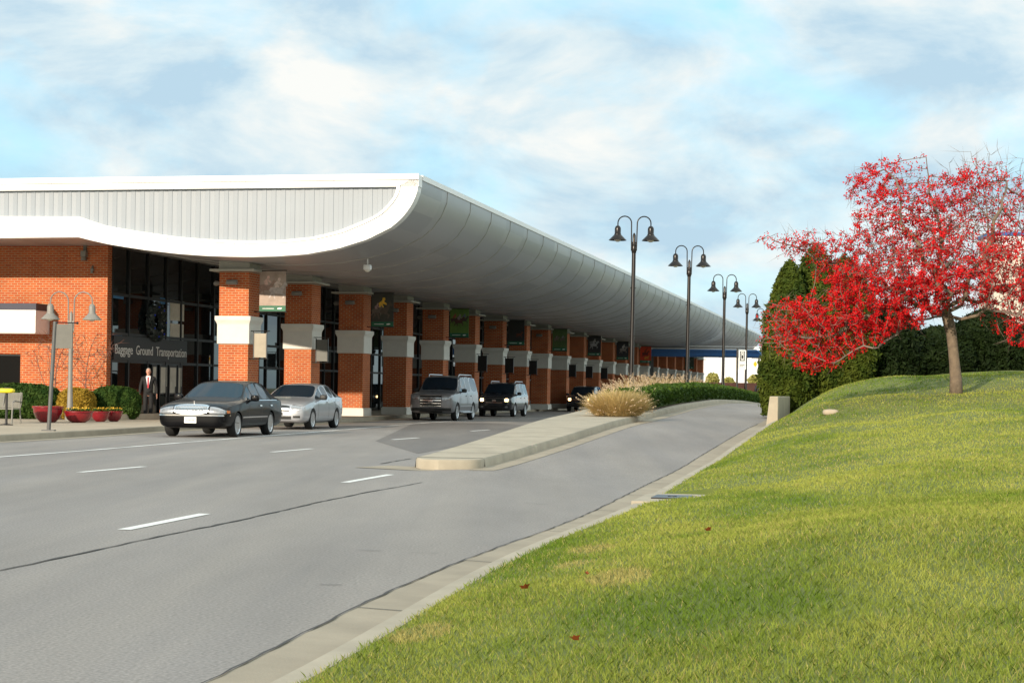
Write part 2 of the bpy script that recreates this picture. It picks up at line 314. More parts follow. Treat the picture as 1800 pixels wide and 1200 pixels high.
# painted lane marks
def mark(px, w, name='lane_marking'):
    a, b = [G(*p) for p in px]; q = (b-a).normalized(); n = Vector((-q.y, q.x, 0))*w/2; z = Vector((0, 0, .005))
    tag(MB().strip([a+n+z, b+n+z], [a-n+z, b-n+z]).build(name, Mt['paint'], fix=False), kind='structure')
for px in (((218,931),(360,903)), ((606,848),(686,834)), ((140,830),(253,820)), ((478,794.5),(548,788.5)), ((690,772.5),(735,769.3)), ((828,757.5),(860,755.2))): mark(px, .13)
e = [G(*p) for p in ((-40,806.5),(0,803),(150,792),(300,779.5),(480,765),(640,752.3),(735,744),(800,739.8),(990,733))]
el = dense(e, 1.0); tag(ribbon('edge_line', el, .14, Mt['paint'], .006, 0), kind='structure')
pp = [G(*p) for p in ((722,746),(746,743),(872,743.5),(925,747),(915,756),(880,764),(800,785),(735,797),(660,775))]
tag(MB().add([(p.x, p.y, .004) for p in pp], [tuple(range(len(pp)))[::-1]]).build('asphalt_patch', Mt['patch'], fix=False), kind='structure')
# storm drain in the lawn kerb
a = GR(1150, 900); 
dr = empty('storm_drain', (float(XC(19.6))+.02, 19.6, float(zr(19.6))+.145), -R(11), 'flat concrete storm drain slab with an iron lid breaking the lawn kerb', 'drain')
MB().box(-.16,.62,-.75,.75,-.06,.022).build('slab', Mt['concrete'], dr, bevel=.015); MB().box(.0,.40,-.3,.3,.024,.036).lathe([(.05,.036),(.05,.042)],10,(.2,0,0)).build('iron_lid', Mt['bronze'], dr)
# raised median
tag(grid('median_gutter', [0, .22, .42], np.arange(28.9, 150, .6), lambda t, y: XMR(y)+t-.02, lambda x, y: zr(y)*1.0+.006, Mt['gutter']), kind='structure')
tag(MB().add([(x, y, .0075) for x, y in ((-.4,29.9),(-.1,29.6),(-.6,28.95),(-1.4,28.8),(-2.6,29.7),(-2.1,30.6),(-1.55,30.2),(-1.0,29.9))], [tuple(range(8))]).build('median_apron', Mt['gutter'], fix=False), kind='structure')
yy = np.arange(30, 150, 1.0)
md = MB(); nose = [(-.443,30.0),(-.50,29.5),(-.72,29.22),(-1.18,29.12),(-1.47,29.35),(-1.59,30.0)]
tp = lambda x, y: (x, y, float(zr(y))+.15)
hh = .02
R0 = [(XMR(y), y) for y in yy]; L0 = [(float(XML(y)), y) for y in yy]
md.strip([tp(x-.03, y) for x, y in R0], [tp(x+.03, y) for x, y in L0])
md.strip([tp(x-.03, y) for x, y in R0], [(x, y, float(zr(y))+.12) for x, y in R0]); md.strip([(x, y, float(zr(y))+.12) for x, y in R0], [(x+.02, y, float(zr(y))-.05) for x, y in R0])
md.strip([tp(x+.03, y) for x, y in L0], [(x, y, float(zr(y))+.12) for x, y in L0]); md.strip([(x, y, float(zr(y))+.12) for x, y in L0], [(x-.02, y, -.05) for x, y in L0])
b0 = len(md.v); n = len(nose)
cx, cy = -1.0, 29.6
md.add([(x+(cx-x)*.04, y+(cy-y)*.04, float(zr(29.6))+.15) for x, y in nose]+[(x, y, float(zr(29.6))+.115) for x, y in nose]+[(x, y, -.05) for x, y in nose], [tuple(range(n))]+[(i, i+1, n+i+1, n+i) for i in range(n-1)]+[(n+i, n+i+1, 2*n+i+1, 2*n+i) for i in range(n-1)])
tag(md.build('median', Mt['concrete'], smooth=True), kind='structure')
ms = MB()
for y in (31.5, 34, 37, 40.5, 44.5, 49): ms.strip([tp(XMR(y)+.004, y-.012), tp(XMR(y)+.004, y+.012)], [tp(float(XML(y)), y-.012), tp(float(XML(y)), y+.012)])
ms.v = [(x, y, z+.003) for x, y, z in ms.v]; tag(ms.build('median_joints', Mt['tar'], fix=False), kind='structure')
yb = np.arange(54, 140, 1.0)
tag(MB().strip([tp(float(XML(y))+.3, y) for y in yb], [tp(XMR(y)-.24, y) for y in yb]).build('planting_bed', Mt['soil'], fix=False, loc=(0,0,.006)), kind='structure')
# dust fans beside the median
# pavement by the terminal
cb = [Vector((-16.5, 26, 0))] + [G(*p) for p in ((0,776),(150,767),(290,757.5),(480,748.5),(600,743.2),(665,738))] + [Vector((-3.1, 95, 0)), Vector((2.2, 121, 0)), Vector((14.5, 180, 0)), Vector((40, 300, 0))]
cb = dense(cb, 2.0)
nrm = []
for i in range(len(cb)):
    q = (cb[min(i+1, len(cb)-1)]-cb[max(i-1, 0)]).normalized(); nrm.append(Vector((-q.y, q.x, 0)))
z15 = Vector((0, 0, .15)); U = lambda p, z: Vector((p.x, p.y, z))
tag(MB().strip([U(p+n*.16, .15) for p, n in zip(cb, nrm)], [Vector((-60, p.y, .15)) for p in cb]).build('pavement', Mt['walk'], fix=False), kind='structure')
tag(MB().strip([U(p, -.02) for p in cb], [U(p+n*.02, .135) for p, n in zip(cb, nrm)]).strip([U(p+n*.02, .135) for p, n in zip(cb, nrm)], [U(p+n*.04, .153) for p, n in zip(cb, nrm)]).strip([U(p+n*.04, .153) for p, n in zip(cb, nrm)], [U(p+n*.17, .153) for p, n in zip(cb, nrm)]).build('pavement_kerb', Mt['gutter'], fix=False), kind='structure')
tag(MB().strip([U(p, .0065) for p in cb], [U(p-n*.45, .0065) for p, n in zip(cb, nrm)]).build('pavement_gutter', Mt['gutter'], fix=False), kind='structure')
# lawn bank
ds = np.concatenate([[0,.2,.4,.6,.69,.73], np.arange(.8, 3, .2), np.arange(3, 8, .4), np.arange(8, 20, 1), [22, 26, 32, 40, 60]])
yl = np.sort(np.concatenate([np.arange(-6, 60, .5), np.arange(60, 150, 4), [18.73, 18.76, 20.44, 20.47]]))
tag(grid('lawn_bank', ds, yl, lambda d, y: XC(y)+d, zbank, Mt['turf']), kind='structure')

# ------------------------------------------------------------------ grass blades
def lawn():
    P = []
    for (Y0, Y1, dens) in ((4.5, 7, 6500), (7, 10, 4800), (10, 14, 2500), (14, 20, 1300), (20, 30, 600), (30, 40, 300), (40, 53, 170)):
        A = (Y1-Y0)*14.0; n = int(A*dens)
        y = RNG.uniform(Y0, Y1, n); d = RNG.uniform(.0, 14.0, n); x = XC(y)+d
        u = x/y*FPX + 900; ok = u < 1880
        edge = (d < .06); ok &= ~(edge & (RNG.random(n) < .5))
        ok &= ~((np.abs(y-19.6) < .78) & (d < .66))
        ok &= ~((y > 46.3) & (d < .45+.12*(y-46.3)))                    # mulch under the evergreens
        P.append(np.stack([x[ok], y[ok], d[ok]], 1))
    P = np.concatenate(P); x, y, d = P.T; n = len(x)
    z = zbank(x, y)
    wid = np.clip(y*.00021, .0014, .03)*RNG.uniform(.7, 1.4, n); hgt = RNG.uniform(.018, .042, n)*np.interp(y, [5, 20, 50], [.85, .9, 1.0])
    hgt *= .75+.6*fbm(x*1.3, y*1.3, 3)
    a = RNG.uniform(0, 2*pi, n); lean = RNG.uniform(.2, 1.1, n)*hgt; la = RNG.uniform(0, 2*pi, n)
    ax, ay = np.cos(a)*wid, np.sin(a)*wid; lx, ly = np.cos(la)*lean, np.sin(la)*lean
    b = np.stack([x, y, z-.005], 1)
    p0 = b + np.stack([-ax, -ay, 0*x], 1); p1 = b + np.stack([ax, ay, 0*x], 1)
    p2 = b + np.stack([lx*.45+ax*.7, ly*.45+ay*.7, hgt*.62], 1); p3 = b + np.stack([lx, ly, hgt], 1); p4 = b + np.stack([lx*.45-ax*.7, ly*.45-ay*.7, hgt*.62], 1)
    V = np.stack([p0, p1, p2, p3, p4], 1).reshape(-1, 3)
    big = fbm(x*.30+40, y*.13+7, 4); mid = fbm(x*1.6+11, y*.9+3, 3); f = np.clip((big-.5)*3.4+.52+(mid-.5)*1.6, 0, 1)[:, None]
    g1, g2, st = np.array([.155, .235, .028]), np.array([.385, .405, .08]), np.array([.44, .38, .13])
    c = g1*(1-f) + g2*f
    pdry = np.clip(.07+.35*(fbm(x*.8+5, y*.5+60, 3)-.42), .02, .4)
    for (px, r) in (((1087,1062),.17), ((740,1108),.15), ((1040,975),.16), ((1005,1012), .12)):
        q = GR(px[0], px[1], .2); pdry = np.where(((x-q.x)/r)**2+((y-q.y)/(r*2.4))**2 < 1, .93, pdry)
    dry = (RNG.random(n) < pdry)[:, None]; c = np.where(dry, st, c)*RNG.uniform(.72, 1.25, (n, 1))
    tag(np_mesh('lawn_grass', V, 5, Mt['lawn'], cols=c), 'short green lawn with straw coloured patches on the bank', 'grass', kind='stuff')
lawn()
def fallen(i, px, s, label):
    p = GR(px[0], px[1], 0); y = p.y
    for _ in range(30):
        a, b = ray(*px); zz = EYE+b*y; e_ = zz-float(zbank(np.array(a*y), np.array(y))); y += e_*4 if abs(e_) > .001 else 0
    a, b = ray(*px); X = a*y; zz = float(zbank(np.array(X), np.array(y)))+.06
    rnd = random.Random(i); out = [(s*(1 if j % 2 else .5)*rnd.uniform(.8, 1.15)*math.cos(j*pi/5), s*(1 if j % 2 else .5)*math.sin(j*pi/5)*.8) for j in range(10)]
    vs = [(0, 0, 0)]+[(q, w, .35*abs(q)+.1*w) for q, w in out]
    o = MB().add(vs, [(0, j, j % 10+1) for j in range(1, 11)]).add([(v[0], v[1], v[2]+.004) for v in vs], [(0, j, j % 10+1) for j in range(1, 11)]).build('fallen_leaf', Mt['fallen'], fix=False, loc=(X, y, zz)); o.rotation_euler = (.5, rnd.uniform(-.4, .4), rnd.uniform(0, 6))
    tag(o, label, 'leaf', 'fallen leaves on the lawn')
fallen(0, (923,1053), .032, 'rust brown fallen leaf on the lawn left of the pale straw patch')
fallen(1, (1010,1150), .026, 'dark red fallen leaf lowest on the lawn near the bottom of the photo')
fallen(2, (1030,1028), .02, 'small orange fallen leaf just above the pale straw patch on the lawn')
fallen(3, (1245,948), .03, 'small orange fallen leaf half way up the lawn bank')
# ------------------------------------------------------------------ terminal
TH = math.atan(.2127); OX, OY = -9.33, 63.2
B0 = Matrix.Translation((OX, OY, 0)) @ Matrix.Rotation(-TH, 4, 'Z'); B0i = B0.inverted()
def W(x, y, z): return B0 @ Vector((x, y, z))
def loc_plane(px, py, axis, val):                     # photo point -> building axes on the plane axis=val
    a, b = ray(px, py); o = B0i @ Vector((0, 0, EYE)); d = (B0i @ Vector((a, 1, EYE+b))) - o
    t = (val-o[axis])/d[axis]; return o+d*t
T = empty('terminal_building', (OX, OY, 0), -TH, 'long brick airport terminal with a white curved roof over a row of brick columns', 'terminal building')
FY = -3.2; REND = 152
def curve(pts): return [loc_plane(x, y, 1, FY) for x, y in pts]
outer = curve([(0,418.3),(60,417.6),(138,416.8),(160,422.5),(189,429),(222,434.5),(256,439.5),(311,446),(360,449.5),(404,451),(440,451.5),(482,450.6),(538,446.8),(593.6,437),(645,421),(687,400),(705,385),(718,369),(728,352),(733.7,335.6),(735.5,320),(736,307)])
inner = curve([(0,380.5),(60,380.8),(140,381),(160,388),(187,396.8),(215,402),(245,406.8),(311,416.3),(360,420.3),(404,422.6),(440,423.2),(493,422.5),(549,417),(594,406.6),(638,389),(660,379),(671,371),(684,358),(693.7,344.5),(697,335),(698,328)])
otop = curve([(0,313.5),(736,307)]); itop = curve([(0,333),(698,328)])
def resample(c, n):
    s = [0]
    for a, b in zip(c[:-1], c[1:]): s.append(s[-1]+(b-a).length)
    out = []
    for i in range(n):
        t = s[-1]*i/(n-1); j = max(k for k in range(len(s)) if s[k] <= t+1e-9); j = min(j, len(c)-2)
        out.append(c[j].lerp(c[j+1], (t-s[j])/(s[j+1]-s[j])))
    return out
XL = -40.0; ZT = otop[1].z
NB = 72
O2, I2 = [outer[0]+Vector((0,0,0))], [inner[0]]
# pair the two curves by fraction of length, keeping the sharp knee at the left
def seg(c, i0, n): return resample(c[i0:], n)
O2 = [outer[0], outer[2]] + seg(outer, 2, NB)[1:]; I2 = [inner[0], inner[2]] + seg(inner, 2, NB)[1:]
fa = MB()
def ring2(mb, A, Bc, y0, y1):                       # slab between two curves, from y0 to y1
    f = [(p.x, y0, p.z) for p in A]; h = [(p.x, y0, p.z) for p in Bc]; f2 = [(p.x, y1, p.z) for p in A]; h2 = [(p.x, y1, p.z) for p in Bc]
    mb.strip(f, h); mb.strip(f2, h2); mb.strip(f, f2); mb.strip(h, h2)
ring2(fa, [Vector((XL, FY, outer[0].z))]+O2, [Vector((XL, FY, inner[0].z))]+I2, FY, FY+.45)
zt, zi = ZT, itop[1].z
fa.box(XL, O2[-1].x, FY, FY+.45, zi, zt)
fa.build('fascia', Mt['white'], T)
lp = MB()
off = [a.lerp(b, .17) for a, b in zip(I2, O2)]
ring2(lp, [Vector((XL, FY, off[0].z))]+off, [Vector((XL, FY, I2[0].z))]+I2, FY-.05, FY-.003)
lp.box(XL, O2[-1].x+.02, FY-.06, FY-.003, zt-.16, zt+.03)
pj = lp
for xx in (-22, -14.2, -6.0, 1.0, 4.1): pj.box(xx, xx+.012, FY-.0035, FY-.0005, zi+.002, zt-.162, 1)
for j in (8, 20, 34, 47, 58): 
    a, b = O2[j], off[j]; pj.add([(a.x, FY-.0035, a.z), (a.x+.014, FY-.0035, a.z), (b.x+.014, FY-.0035, b.z), (b.x, FY-.0035, b.z)], [(0,1,2,3)], 1)
lp.build('fascia_lip', [Mt['white'], Mt['cap']], T)
# ribbed gable cladding: saw-tooth sheets
cl = MB(); x = XL; w = .335
ztop_c = zi-.004
def lowz(x): 
    for a, b in zip(I2[:-1], I2[1:]):
        if a.x <= x <= b.x and b.x > a.x: return a.z+(b.z-a.z)*(x-a.x)/(b.x-a.x)
    return inner[0].z
while x < I2[-1].x-.05:
    x1 = min(x+w, I2[-1].x)
    q = [(x, .19), (x+.155, .176), (x+.165, .19), (x1-.01, .203), (x1, .19)]
    for (xa, ya), (xb, yb_) in zip(q[:-1], q[1:]):
        xa, xb = min(xa, x1), min(xb, x1)
        if xb > xa: cl.add([(xa, FY+ya, lowz(xa)), (xb, FY+yb_, lowz(xb)), (xb, FY+yb_, ztop_c), (xa, FY+ya, ztop_c)], [(0,1,2,3)])
    x = x1
cl.build('ribbed_gable_cladding', Mt['panel'], T, fix=False)
# curved soffit, facetted, bending a little with each panel row
PR = [Vector((XL, 0, outer[0].z)), outer[2]] + seg(outer, 2, 27)[1:]
PRs = [(p.x, p.z+.01) for p in PR]
yy = list(np.arange(FY+.45, REND, 3.5))+[REND]
sf = MB(); n = len(PRs)
for j in range(len(yy)-1):
    for i in range(n-1):
        a, b = PRs[i], PRs[i+1]; sf.add([(a[0], yy[j], a[1]), (b[0], yy[j], b[1]), (b[0], yy[j+1], b[1]), (a[0], yy[j+1], a[1])], [(0,1,2,3)])
sf.build('soffit', Mt['soffit'], T, smooth='all')
sm = MB()
for j in range(1, len(yy)-1):
    w = .05 if j % 2 else .03
    A = [(p[0], yy[j]-w/2, p[1]) for p in PRs[2:]]; nn = []
    for i in range(2, n):
        q = Vector((PRs[min(i+1, n-1)][0]-PRs[i-1][0], 0, PRs[min(i+1, n-1)][1]-PRs[i-1][1])).normalized(); nn.append(Vector((q.z, 0, -q.x))*.02)
    C1 = [Vector(p)+v for p, v in zip(A, nn)]; C2 = [p+Vector((0, w, 0)) for p in C1]
    sm.strip(A, C1).strip(C1, C2).strip(C2, [(p[0], yy[j]+w/2, p[1]) for p in PRs[2:]])
sm.build('soffit_seams', Mt['seam'], T, fix=False)
xr = O2[-1].x
MB().box(XL, xr-.35, FY+.46, REND, zt-.45, zt-.06).build('roof', Mt['roof'], T)
MB().box(xr-.34, xr+.03, FY+.452, REND, zt-.14, zt+.03).build('roof_edge', Mt['white'], T)
ge = MB(); ge.add([(p[0], REND+.01, p[1]) for p in PRs]+[(xr, REND+.01, zt), (XL, REND+.01, zt)], [tuple(range(n+2))]); ge.build('far_gable', Mt['panel'], T)
mp = MB()
# brick front wall
YB = .5
pc = loc_plane(188.3, 560, 1, YB); XW = pc.x
w0 = loc_plane(-70, 622, 1, YB); w1 = loc_plane(36, 622, 1, YB); zb0 = loc_plane(0, 700, 1, YB).z
bw = MB().box(XL, w0.x, YB, YB+.35, 0, 6.95).box(w0.x, w1.x, YB, YB+.35, w1.z, 6.95).box(w1.x, XW, YB, YB+.35, 0, 6.95).box(w0.x, w1.x, YB, YB+.35, 0, .2)
bw.build('brick_wall', Mt['brick'], T)
wn = MB().box(w0.x, w1.x, YB+.18, YB+.22, .2, w1.z).build('window', mat_glass('matt black glass', (.006,.006,.006), .1, .15), T)
MB().box(w1.x-.06, w1.x, YB+.12, YB+.178, .2, w1.z).box(w0.x, w1.x-.06, YB+.12, YB+.178, w1.z-.06, w1.z).box(w1.x-1.0, w1.x-.95, YB+.12, YB+.178, .2, w1.z-.06).build('window_frame', Mt['mull'], wn)
# awning box
a0 = loc_plane(62, 585, 1, YB-1.1); a1 = loc_plane(62, 545, 1, YB-1.1); a2 = loc_plane(62, 533, 1, YB-1.1)
aw = MB().box(XL, a0.x, YB-1.1, YB-.003, a0.z, a1.z).box(XL, a0.x-.04, YB-1.06, YB-.003, a0.z-.02, a0.z-.002).build('canopy_box', Mt['white'], T)
MB().box(XL, a0.x+.03, YB-1.13, YB-.003, a1.z+.002, a2.z).build('canopy_roof', mat('slate blue roofing', (.035,.035,.06), .6), aw)
MB().box(XL, a0.x+.02, YB-1.13, YB-1.102, a1.z-.22, a1.z).build('canopy_trim', Mt['white'], aw)
# curtain wall along the row of columns
GXx = XW-.06
gl = MB().box(GXx-.1, GXx, YB+.352, REND, .15, 6.6); gl.build('curtain_wall', Mt['glass'], T)
ml = MB(); y = YB+.42; i = 0
while y < REND:
    ml.box(GXx-.02, GXx+.07, y-.045, y+.045, .16, 6.45); y += 1.75 if i % 3 else 1.5; i += 1
ml.build('mullions', Mt['mull'], T)
MB().box(GXx-.02, GXx+.05, YB+.36, REND, 3.16, 3.26).box(GXx-.02, GXx+.05, YB+.36, REND, 4.6, 4.7).box(GXx-.02, GXx+.05, YB+.36, REND, 2.16, 2.26).build('transoms', Mt['mull'], T)
# bright reflections in the glass by the entrance, painted as pale panels
pl = mat('pale reflection panel', (.62,.59,.50), .7)
def on_row(px, py, off=0): return loc_plane(px, py, 0, GXx+off)
def panel(x0, x1, y0, y1, m, nm='pale_reflection'):
    a = on_row(x0, y0); b = on_row(x1, y1); MB().box(GXx+.001, GXx+.012, a.y, b.y, b.z, a.z).build(nm, m, T)
panel(299, 323, 527, 565, pl); panel(299, 322, 568, 603, pl); panel(281, 293, 541, 603, pl)
bl = mat('blue reflection panel', (.05,.20,.42), .6)  # blue reflections in the glass, put on as coloured panels
panel(198, 217, 517, 526, bl, 'blue_reflection'); panel(281, 292, 523, 535, bl, 'blue_reflection'); panel(198, 214, 587, 598, bl, 'blue_reflection')
# entrance doors
for k, (x0, x1) in enumerate(((265, 272), (278.5, 291), (295, 307), (310, 317))):
    a = on_row(x0, 643); b = on_row(x1, 735); d = MB().box(GXx+.02, GXx+.06, a.y, b.y, .16, 2.15).build('door', Mt['mull'], T)
    MB().box(GXx+.061, GXx+.07, a.y+.08, b.y-.08, 1.05, 2.05).build('door_pane', pl, d)  # upper pane takes the pale sky reflection as its colour
    MB().box(GXx+.061, GXx+.07, a.y+.08, b.y-.08, .30, .98).build('door_pane', Mt['glass'], d)
    MB().tube([(GXx+.1, b.y-.2, .9), (GXx+.1, b.y-.2, 1.3)], .02, 6).build('handle', Mt['grey'], d)
# columns: one of them, then copies
def column():
    c = MB().box(-1.1, 0, 0, 1.1, .45, 5.38).build('column', Mt['brick'], T)
    s = MB().box(-1.15, .05, -.05, 1.15, 2.84, 3.48)
    prof = [(.05, 3.48), (.055, 3.54), (.085, 3.61), (.12, 3.68), (.12, 3.82)]
    for (o0, z0), (o1, z1) in zip(prof[:-1], prof[1:]):
        q = lambda o, z: [(-1.1-o, -o, z), (o, -o, z), (o, 1.1+o, z), (-1.1-o, 1.1+o, z)]
        s.add(q(o0, z0)+q(o1, z1), [(i, (i+1) % 4, 4+(i+1) % 4, 4+i) for i in range(4)])
    s.add(q(.12, 3.82), [(0,1,2,3)])
    s.build('stone_band', Mt['stone'], c, bevel=.012)
    MB().box(-1.17, .07, -.07, 1.17, .14, .45).box(-1.14, .04, -.04, 1.14, .452, .49).build('base_plinth', Mt['stone'], c, bevel=.01)
    MB().box(-1.38, .28, -.28, 1.38, 5.39, 5.47).build('ledge', Mt['cap'], c, bevel=.01)
    MB().box(-1.12, .02, -.02, 1.12, 5.472, 6.2).box(-.22, -.2, -.026, -.0205, 5.48, 6.0).build('capital', Mt['cap'], c)
    return c
c0 = column(); NCOL = 23
for i in range(1, NCOL):
    c = copy_tree(c0, T); c.location = (0, 7*i, 0)
# ---- things fixed to the columns: wall lights, banners, hanging signs
def wall_light(kind):
    e_ = empty('wall_light', (0, 0, 0), 0)
    if kind == 0:
        Mx = Matrix.Rotation(pi/2, 4, 'Y'); MB().lathe([(.02,-.2),(.085,-.19),(.095,-.17),(.095,.17),(.085,.19),(.02,.2)], 14, (0,-.22,0), 0, Mx).build('housing', Mt['lampgrey'], e_, smooth=True)
        MB().box(-.06, .06, -.16, 0, -.05, .05).build('bracket', Mt['plate'], e_)
    else:
        Mx = Matrix.Rotation(-pi/2, 4, 'Y'); MB().lathe([(.02,.12),(.05,.13),(.095,.28),(.10,.31),(.06,.38),(.01,.40)], 14, (0,0,0), 0, Mx).build('housing', Mt['lampgrey'], e_, smooth=True)
        MB().tube([(0,0,0),(-.16,0,0)], .035, 8).build('bracket', Mt['plate'], e_)
    return e_
WL = [wall_light(0), wall_light(1)]
for i in range(9):
    for kk in (0, 1):
        o = WL[kk] if i == 0 else copy_tree(WL[kk])
        o.location = W(-.55, 7*i, 5.0) if kk == 0 else W(-1.1, 7*i+.45, 5.0); o.rotation_euler = (0, 0, -TH)
        tag(o, ('tan tube wall light on the front of the %s brick column from the left' if kk == 0 else 'pale pointed wall light on the left side of the %s brick column') % ordinal(i), 'wall light', 'wall lights on the brick columns')
def banner(i, bg, figs, label):
    e_ = empty('banner', W(0, 7*i+.55, 3.9), -TH, label, 'banner', 'picture banners on the columns')
    w, h, x0 = .98, 1.42, .20
    MB().box(x0, x0+w, -.012, .012, .12+.0, .12+h).build('cloth', mat('banner cloth %d' % i, bg, .7, var=.25, scale=2.2), e_)
    MB().box(x0, x0+w, -.018, -.0125, .12, .12+.2).box(x0+.0, x0+w, .0125, .018, .12, .12+.2).build('green_band', Mt['green'], e_)
    MB().tube([(0,0,.12+h+.02),(x0+w+.03,0,.12+h+.02)], .02, 6).build('rod', Mt['dark'], e_); MB().tube([(0,0,.1),(x0+w+.03,0,.1)], .02, 6).build('rod', Mt['dark'], e_)
    MB().add([(x0+.68,-.0205,.19),(x0+.80,-.0205,.19),(x0+.86,-.0205,.235),(x0+.78,-.0205,.25),(x0+.68,-.0205,.235)], [(0,1,2,3,4)]).box(x0+.12, x0+.55, -.0205, -.0185, .205, .225).build('band_emblem', Mt['letter'], e_, fix=False)
    horse = [(-.42,.0),(-.34,.12),(-.1,.14),(.1,.1),(.22,.22),(.30,.36),(.36,.36),(.46,.22),(.42,.17),(.34,.2),(.27,.02),(.2,-.1),(.34,-.2),(.26,-.36),(.22,-.35),(.25,-.2),(.1,-.16),(-.16,-.14),(-.12,-.38),(-.17,-.39),(-.24,-.16),(-.4,-.36),(-.44,-.34),(-.33,-.12)]
    rider = [(-.14,.12),(-.18,.3),(-.02,.42),(.0,.54),(.1,.55),(.13,.45),(.06,.38),(.2,.28),(.18,.22),(.0,.28),(.06,.12)]
    for j, (cx, cz, s, hc, rc) in enumerate(figs):
        for nm, poly, colr, dy in (('horse_picture', horse, hc, -.0140-.001*j), ('rider_picture', rider, rc, -.0145-.001*j)):
            if colr: MB().add([(x0+w*.5+cx+px*s, dy, .32+h*.42+cz+pz*s) for px, pz in poly], [tuple(range(len(poly)))]).build(nm, mat('%s %d %d' % (nm, i, j), colr, .7, var=.3, scale=9), e_, fix=False)
    return e_
banner(0, (.36,.28,.23), [(-.2,.05,.75,(.30,.20,.16),(.62,.42,.36)), (.2,-.05,.8,(.42,.36,.33),(.60,.48,.42))], 'pale sunlit horse race banner on the first brick column from the left')
banner(2, (.05,.05,.04), [(.0,-.1,1.0,(.10,.075,.055),(.75,.45,.05)), (-.25,-.12,.6,(.12,.10,.08),(.3,.2,.2))], 'dark banner showing a jockey in yellow and white on the third column')
banner(4, (.10,.19,.03), [(-.25,.08,.55,(.06,.035,.025),(.3,.06,.05)), (.25,.08,.55,(.05,.035,.03),(.12,.12,.2)), (0,.0,.65,(.08,.03,.02),(.25,.2,.2))], 'grass green banner with a pack of brown race horses on the fifth column')
banner(6, (.02,.022,.02), [(.2,-.2,.5,(.12,.03,.015),None)], 'almost black picture banner with a dim reddish shape on the seventh column')
banner(8, (.07,.12,.035), [(-.2,-.02,.45,(.16,.12,.10),(.2,.15,.15)), (.2,-.02,.45,(.14,.10,.08),(.2,.2,.2))], 'green and blue grey landscape banner on the ninth column')
banner(10, (.03,.03,.03), [(0,0,.8,(.3,.3,.3),(.35,.35,.35)), (-.2,.2,.4,(.2,.2,.2),None)], 'black and white picture banner on the eleventh column')
banner(12, (.03,.03,.035), [(.1,0,.8,(.25,.22,.2),(.45,.42,.4))], 'dark banner with pale grey rider on the thirteenth column')
banner(14, (.52,.05,.015), [(0,.0,.8,(.12,.015,.01),(.2,.03,.01)), (.1,-.35,.5,(.6,.25,.03),None)], 'orange red sunset coloured banner on the fifteenth column')
banner(19, (.04,.06,.04), [(0,0,.7,(.12,.12,.1),None)], 'small dark green banner far down the row near the twentieth column')
def hang_sign(i, m, label, side=0):
    e_ = empty('hanging_sign', W(.09, 7*i+.15, 2.3), -TH, label, 'sign', 'hanging signs on the columns')
    MB().tube([(-.12,0,1.0),(.62,0,1.0)], .016, 6).tube([(-.16,0,.02),(.60,0,.02)], .016, 6).tube([(.05,0,1.0),(.05,0,.02)], .012, 6).lathe([(.0,-.03),(.03,0),(.0,.03)], 8, (.63,0,1.0)).build('bracket', Mt['dark'], e_)
    MB().box(.09, .53, -.025, .025, .07, .92).build('sign_board', m, e_, bevel=.006); MB().box(.06, .09, -.03, .03, .04, .95).box(.53, .56, -.03, .03, .04, .95).build('sign_frame', Mt['dark'], e_)
hang_sign(0, Mt['beige'], 'beige hanging board lit by the sun on the first brick column')
hang_sign(1, Mt['plate'], 'dark grey hanging board on the second brick column')
for i in (5, 6, 7, 9, 10, 11, 17, 18): hang_sign(i, Mt['dark'], 'black hanging board on the %s brick column from the left' % ordinal(i))
# entrance sign
a = on_row(196, 603); b = on_row(323, 628)
es = empty('entrance_sign', W(GXx+.1, a.y, 2.2), -TH, 'black entrance sign reading Baggage Ground Transportation in white letters', 'sign')
MB().box(-.03, .02, -.05, b.y-a.y+.05, .06, .94).build('sign_board', Mt['mull'], es)
def text(body, size, m, parent, M, name='lettering', fit=None, depth=.008):
    cu = bpy.data.curves.new(name, 'FONT'); cu.body = body; cu.size = size; cu.extrude = depth; cu.resolution_u = 3
    o = bpy.data.objects.new(name, cu); COL.objects.link(o); dg = bpy.context.evaluated_depsgraph_get(); me = bpy.data.meshes.new_from_object(o.evaluated_get(dg)); bpy.data.objects.remove(o)
    xs = [v.co.x for v in me.vertices]; wd = max(xs)-min(xs); x0 = min(xs); f = fit/wd if fit else 1
    for v in me.vertices: v.co = M @ Vector(((v.co.x-x0)*f, v.co.y, v.co.z))
    me.materials.append(m); o = bpy.data.objects.new(name, me); COL.objects.link(o); o.parent = parent; return o
Mz = Matrix.Translation((.032, .04, .28)) @ Matrix(((0,0,1,0),(1,0,0,0),(0,1,0,0),(0,0,0,1)))
text('Baggage  Ground  Transportation', .50, Mt['letter'], es, Mz, fit=b.y-a.y-.1)
# wreath on the glass
q = on_row(268, 566); wr = empty('wreath', W(GXx+.16, q.y, q.z), -TH, 'big dark evergreen wreath with small blue lights hung on the entrance glass', 'wreath')
P = []; 
for k in range(900):
    a_, b_ = random.uniform(0, 2*pi), random.uniform(0, 2*pi); r_ = .58+.17*math.cos(b_); P.append((.17*math.sin(b_)*.7, r_*math.cos(a_)*1.0, r_*math.sin(a_)*1.0))
P = np.array(P); np_mesh('wreath_foliage', leaf_quads(P, unit(P+RNG.normal(0,.2,P.shape)), .10), 4, mat_leaf('silver grey tinsel green', (.03,.045,.04), (.16,.18,.17), .1, 4), wr)
for k in range(7):
    a_ = k*.9; MB().sell((.17, .58*math.cos(a_), .58*math.sin(a_)), (.035,.035,.035), 1, 8, 6).build('blue_light', mat('blue bauble', (.02,.06,.6), .2) if k == 0 else bpy.data.materials['blue bauble'], wr, smooth=True)
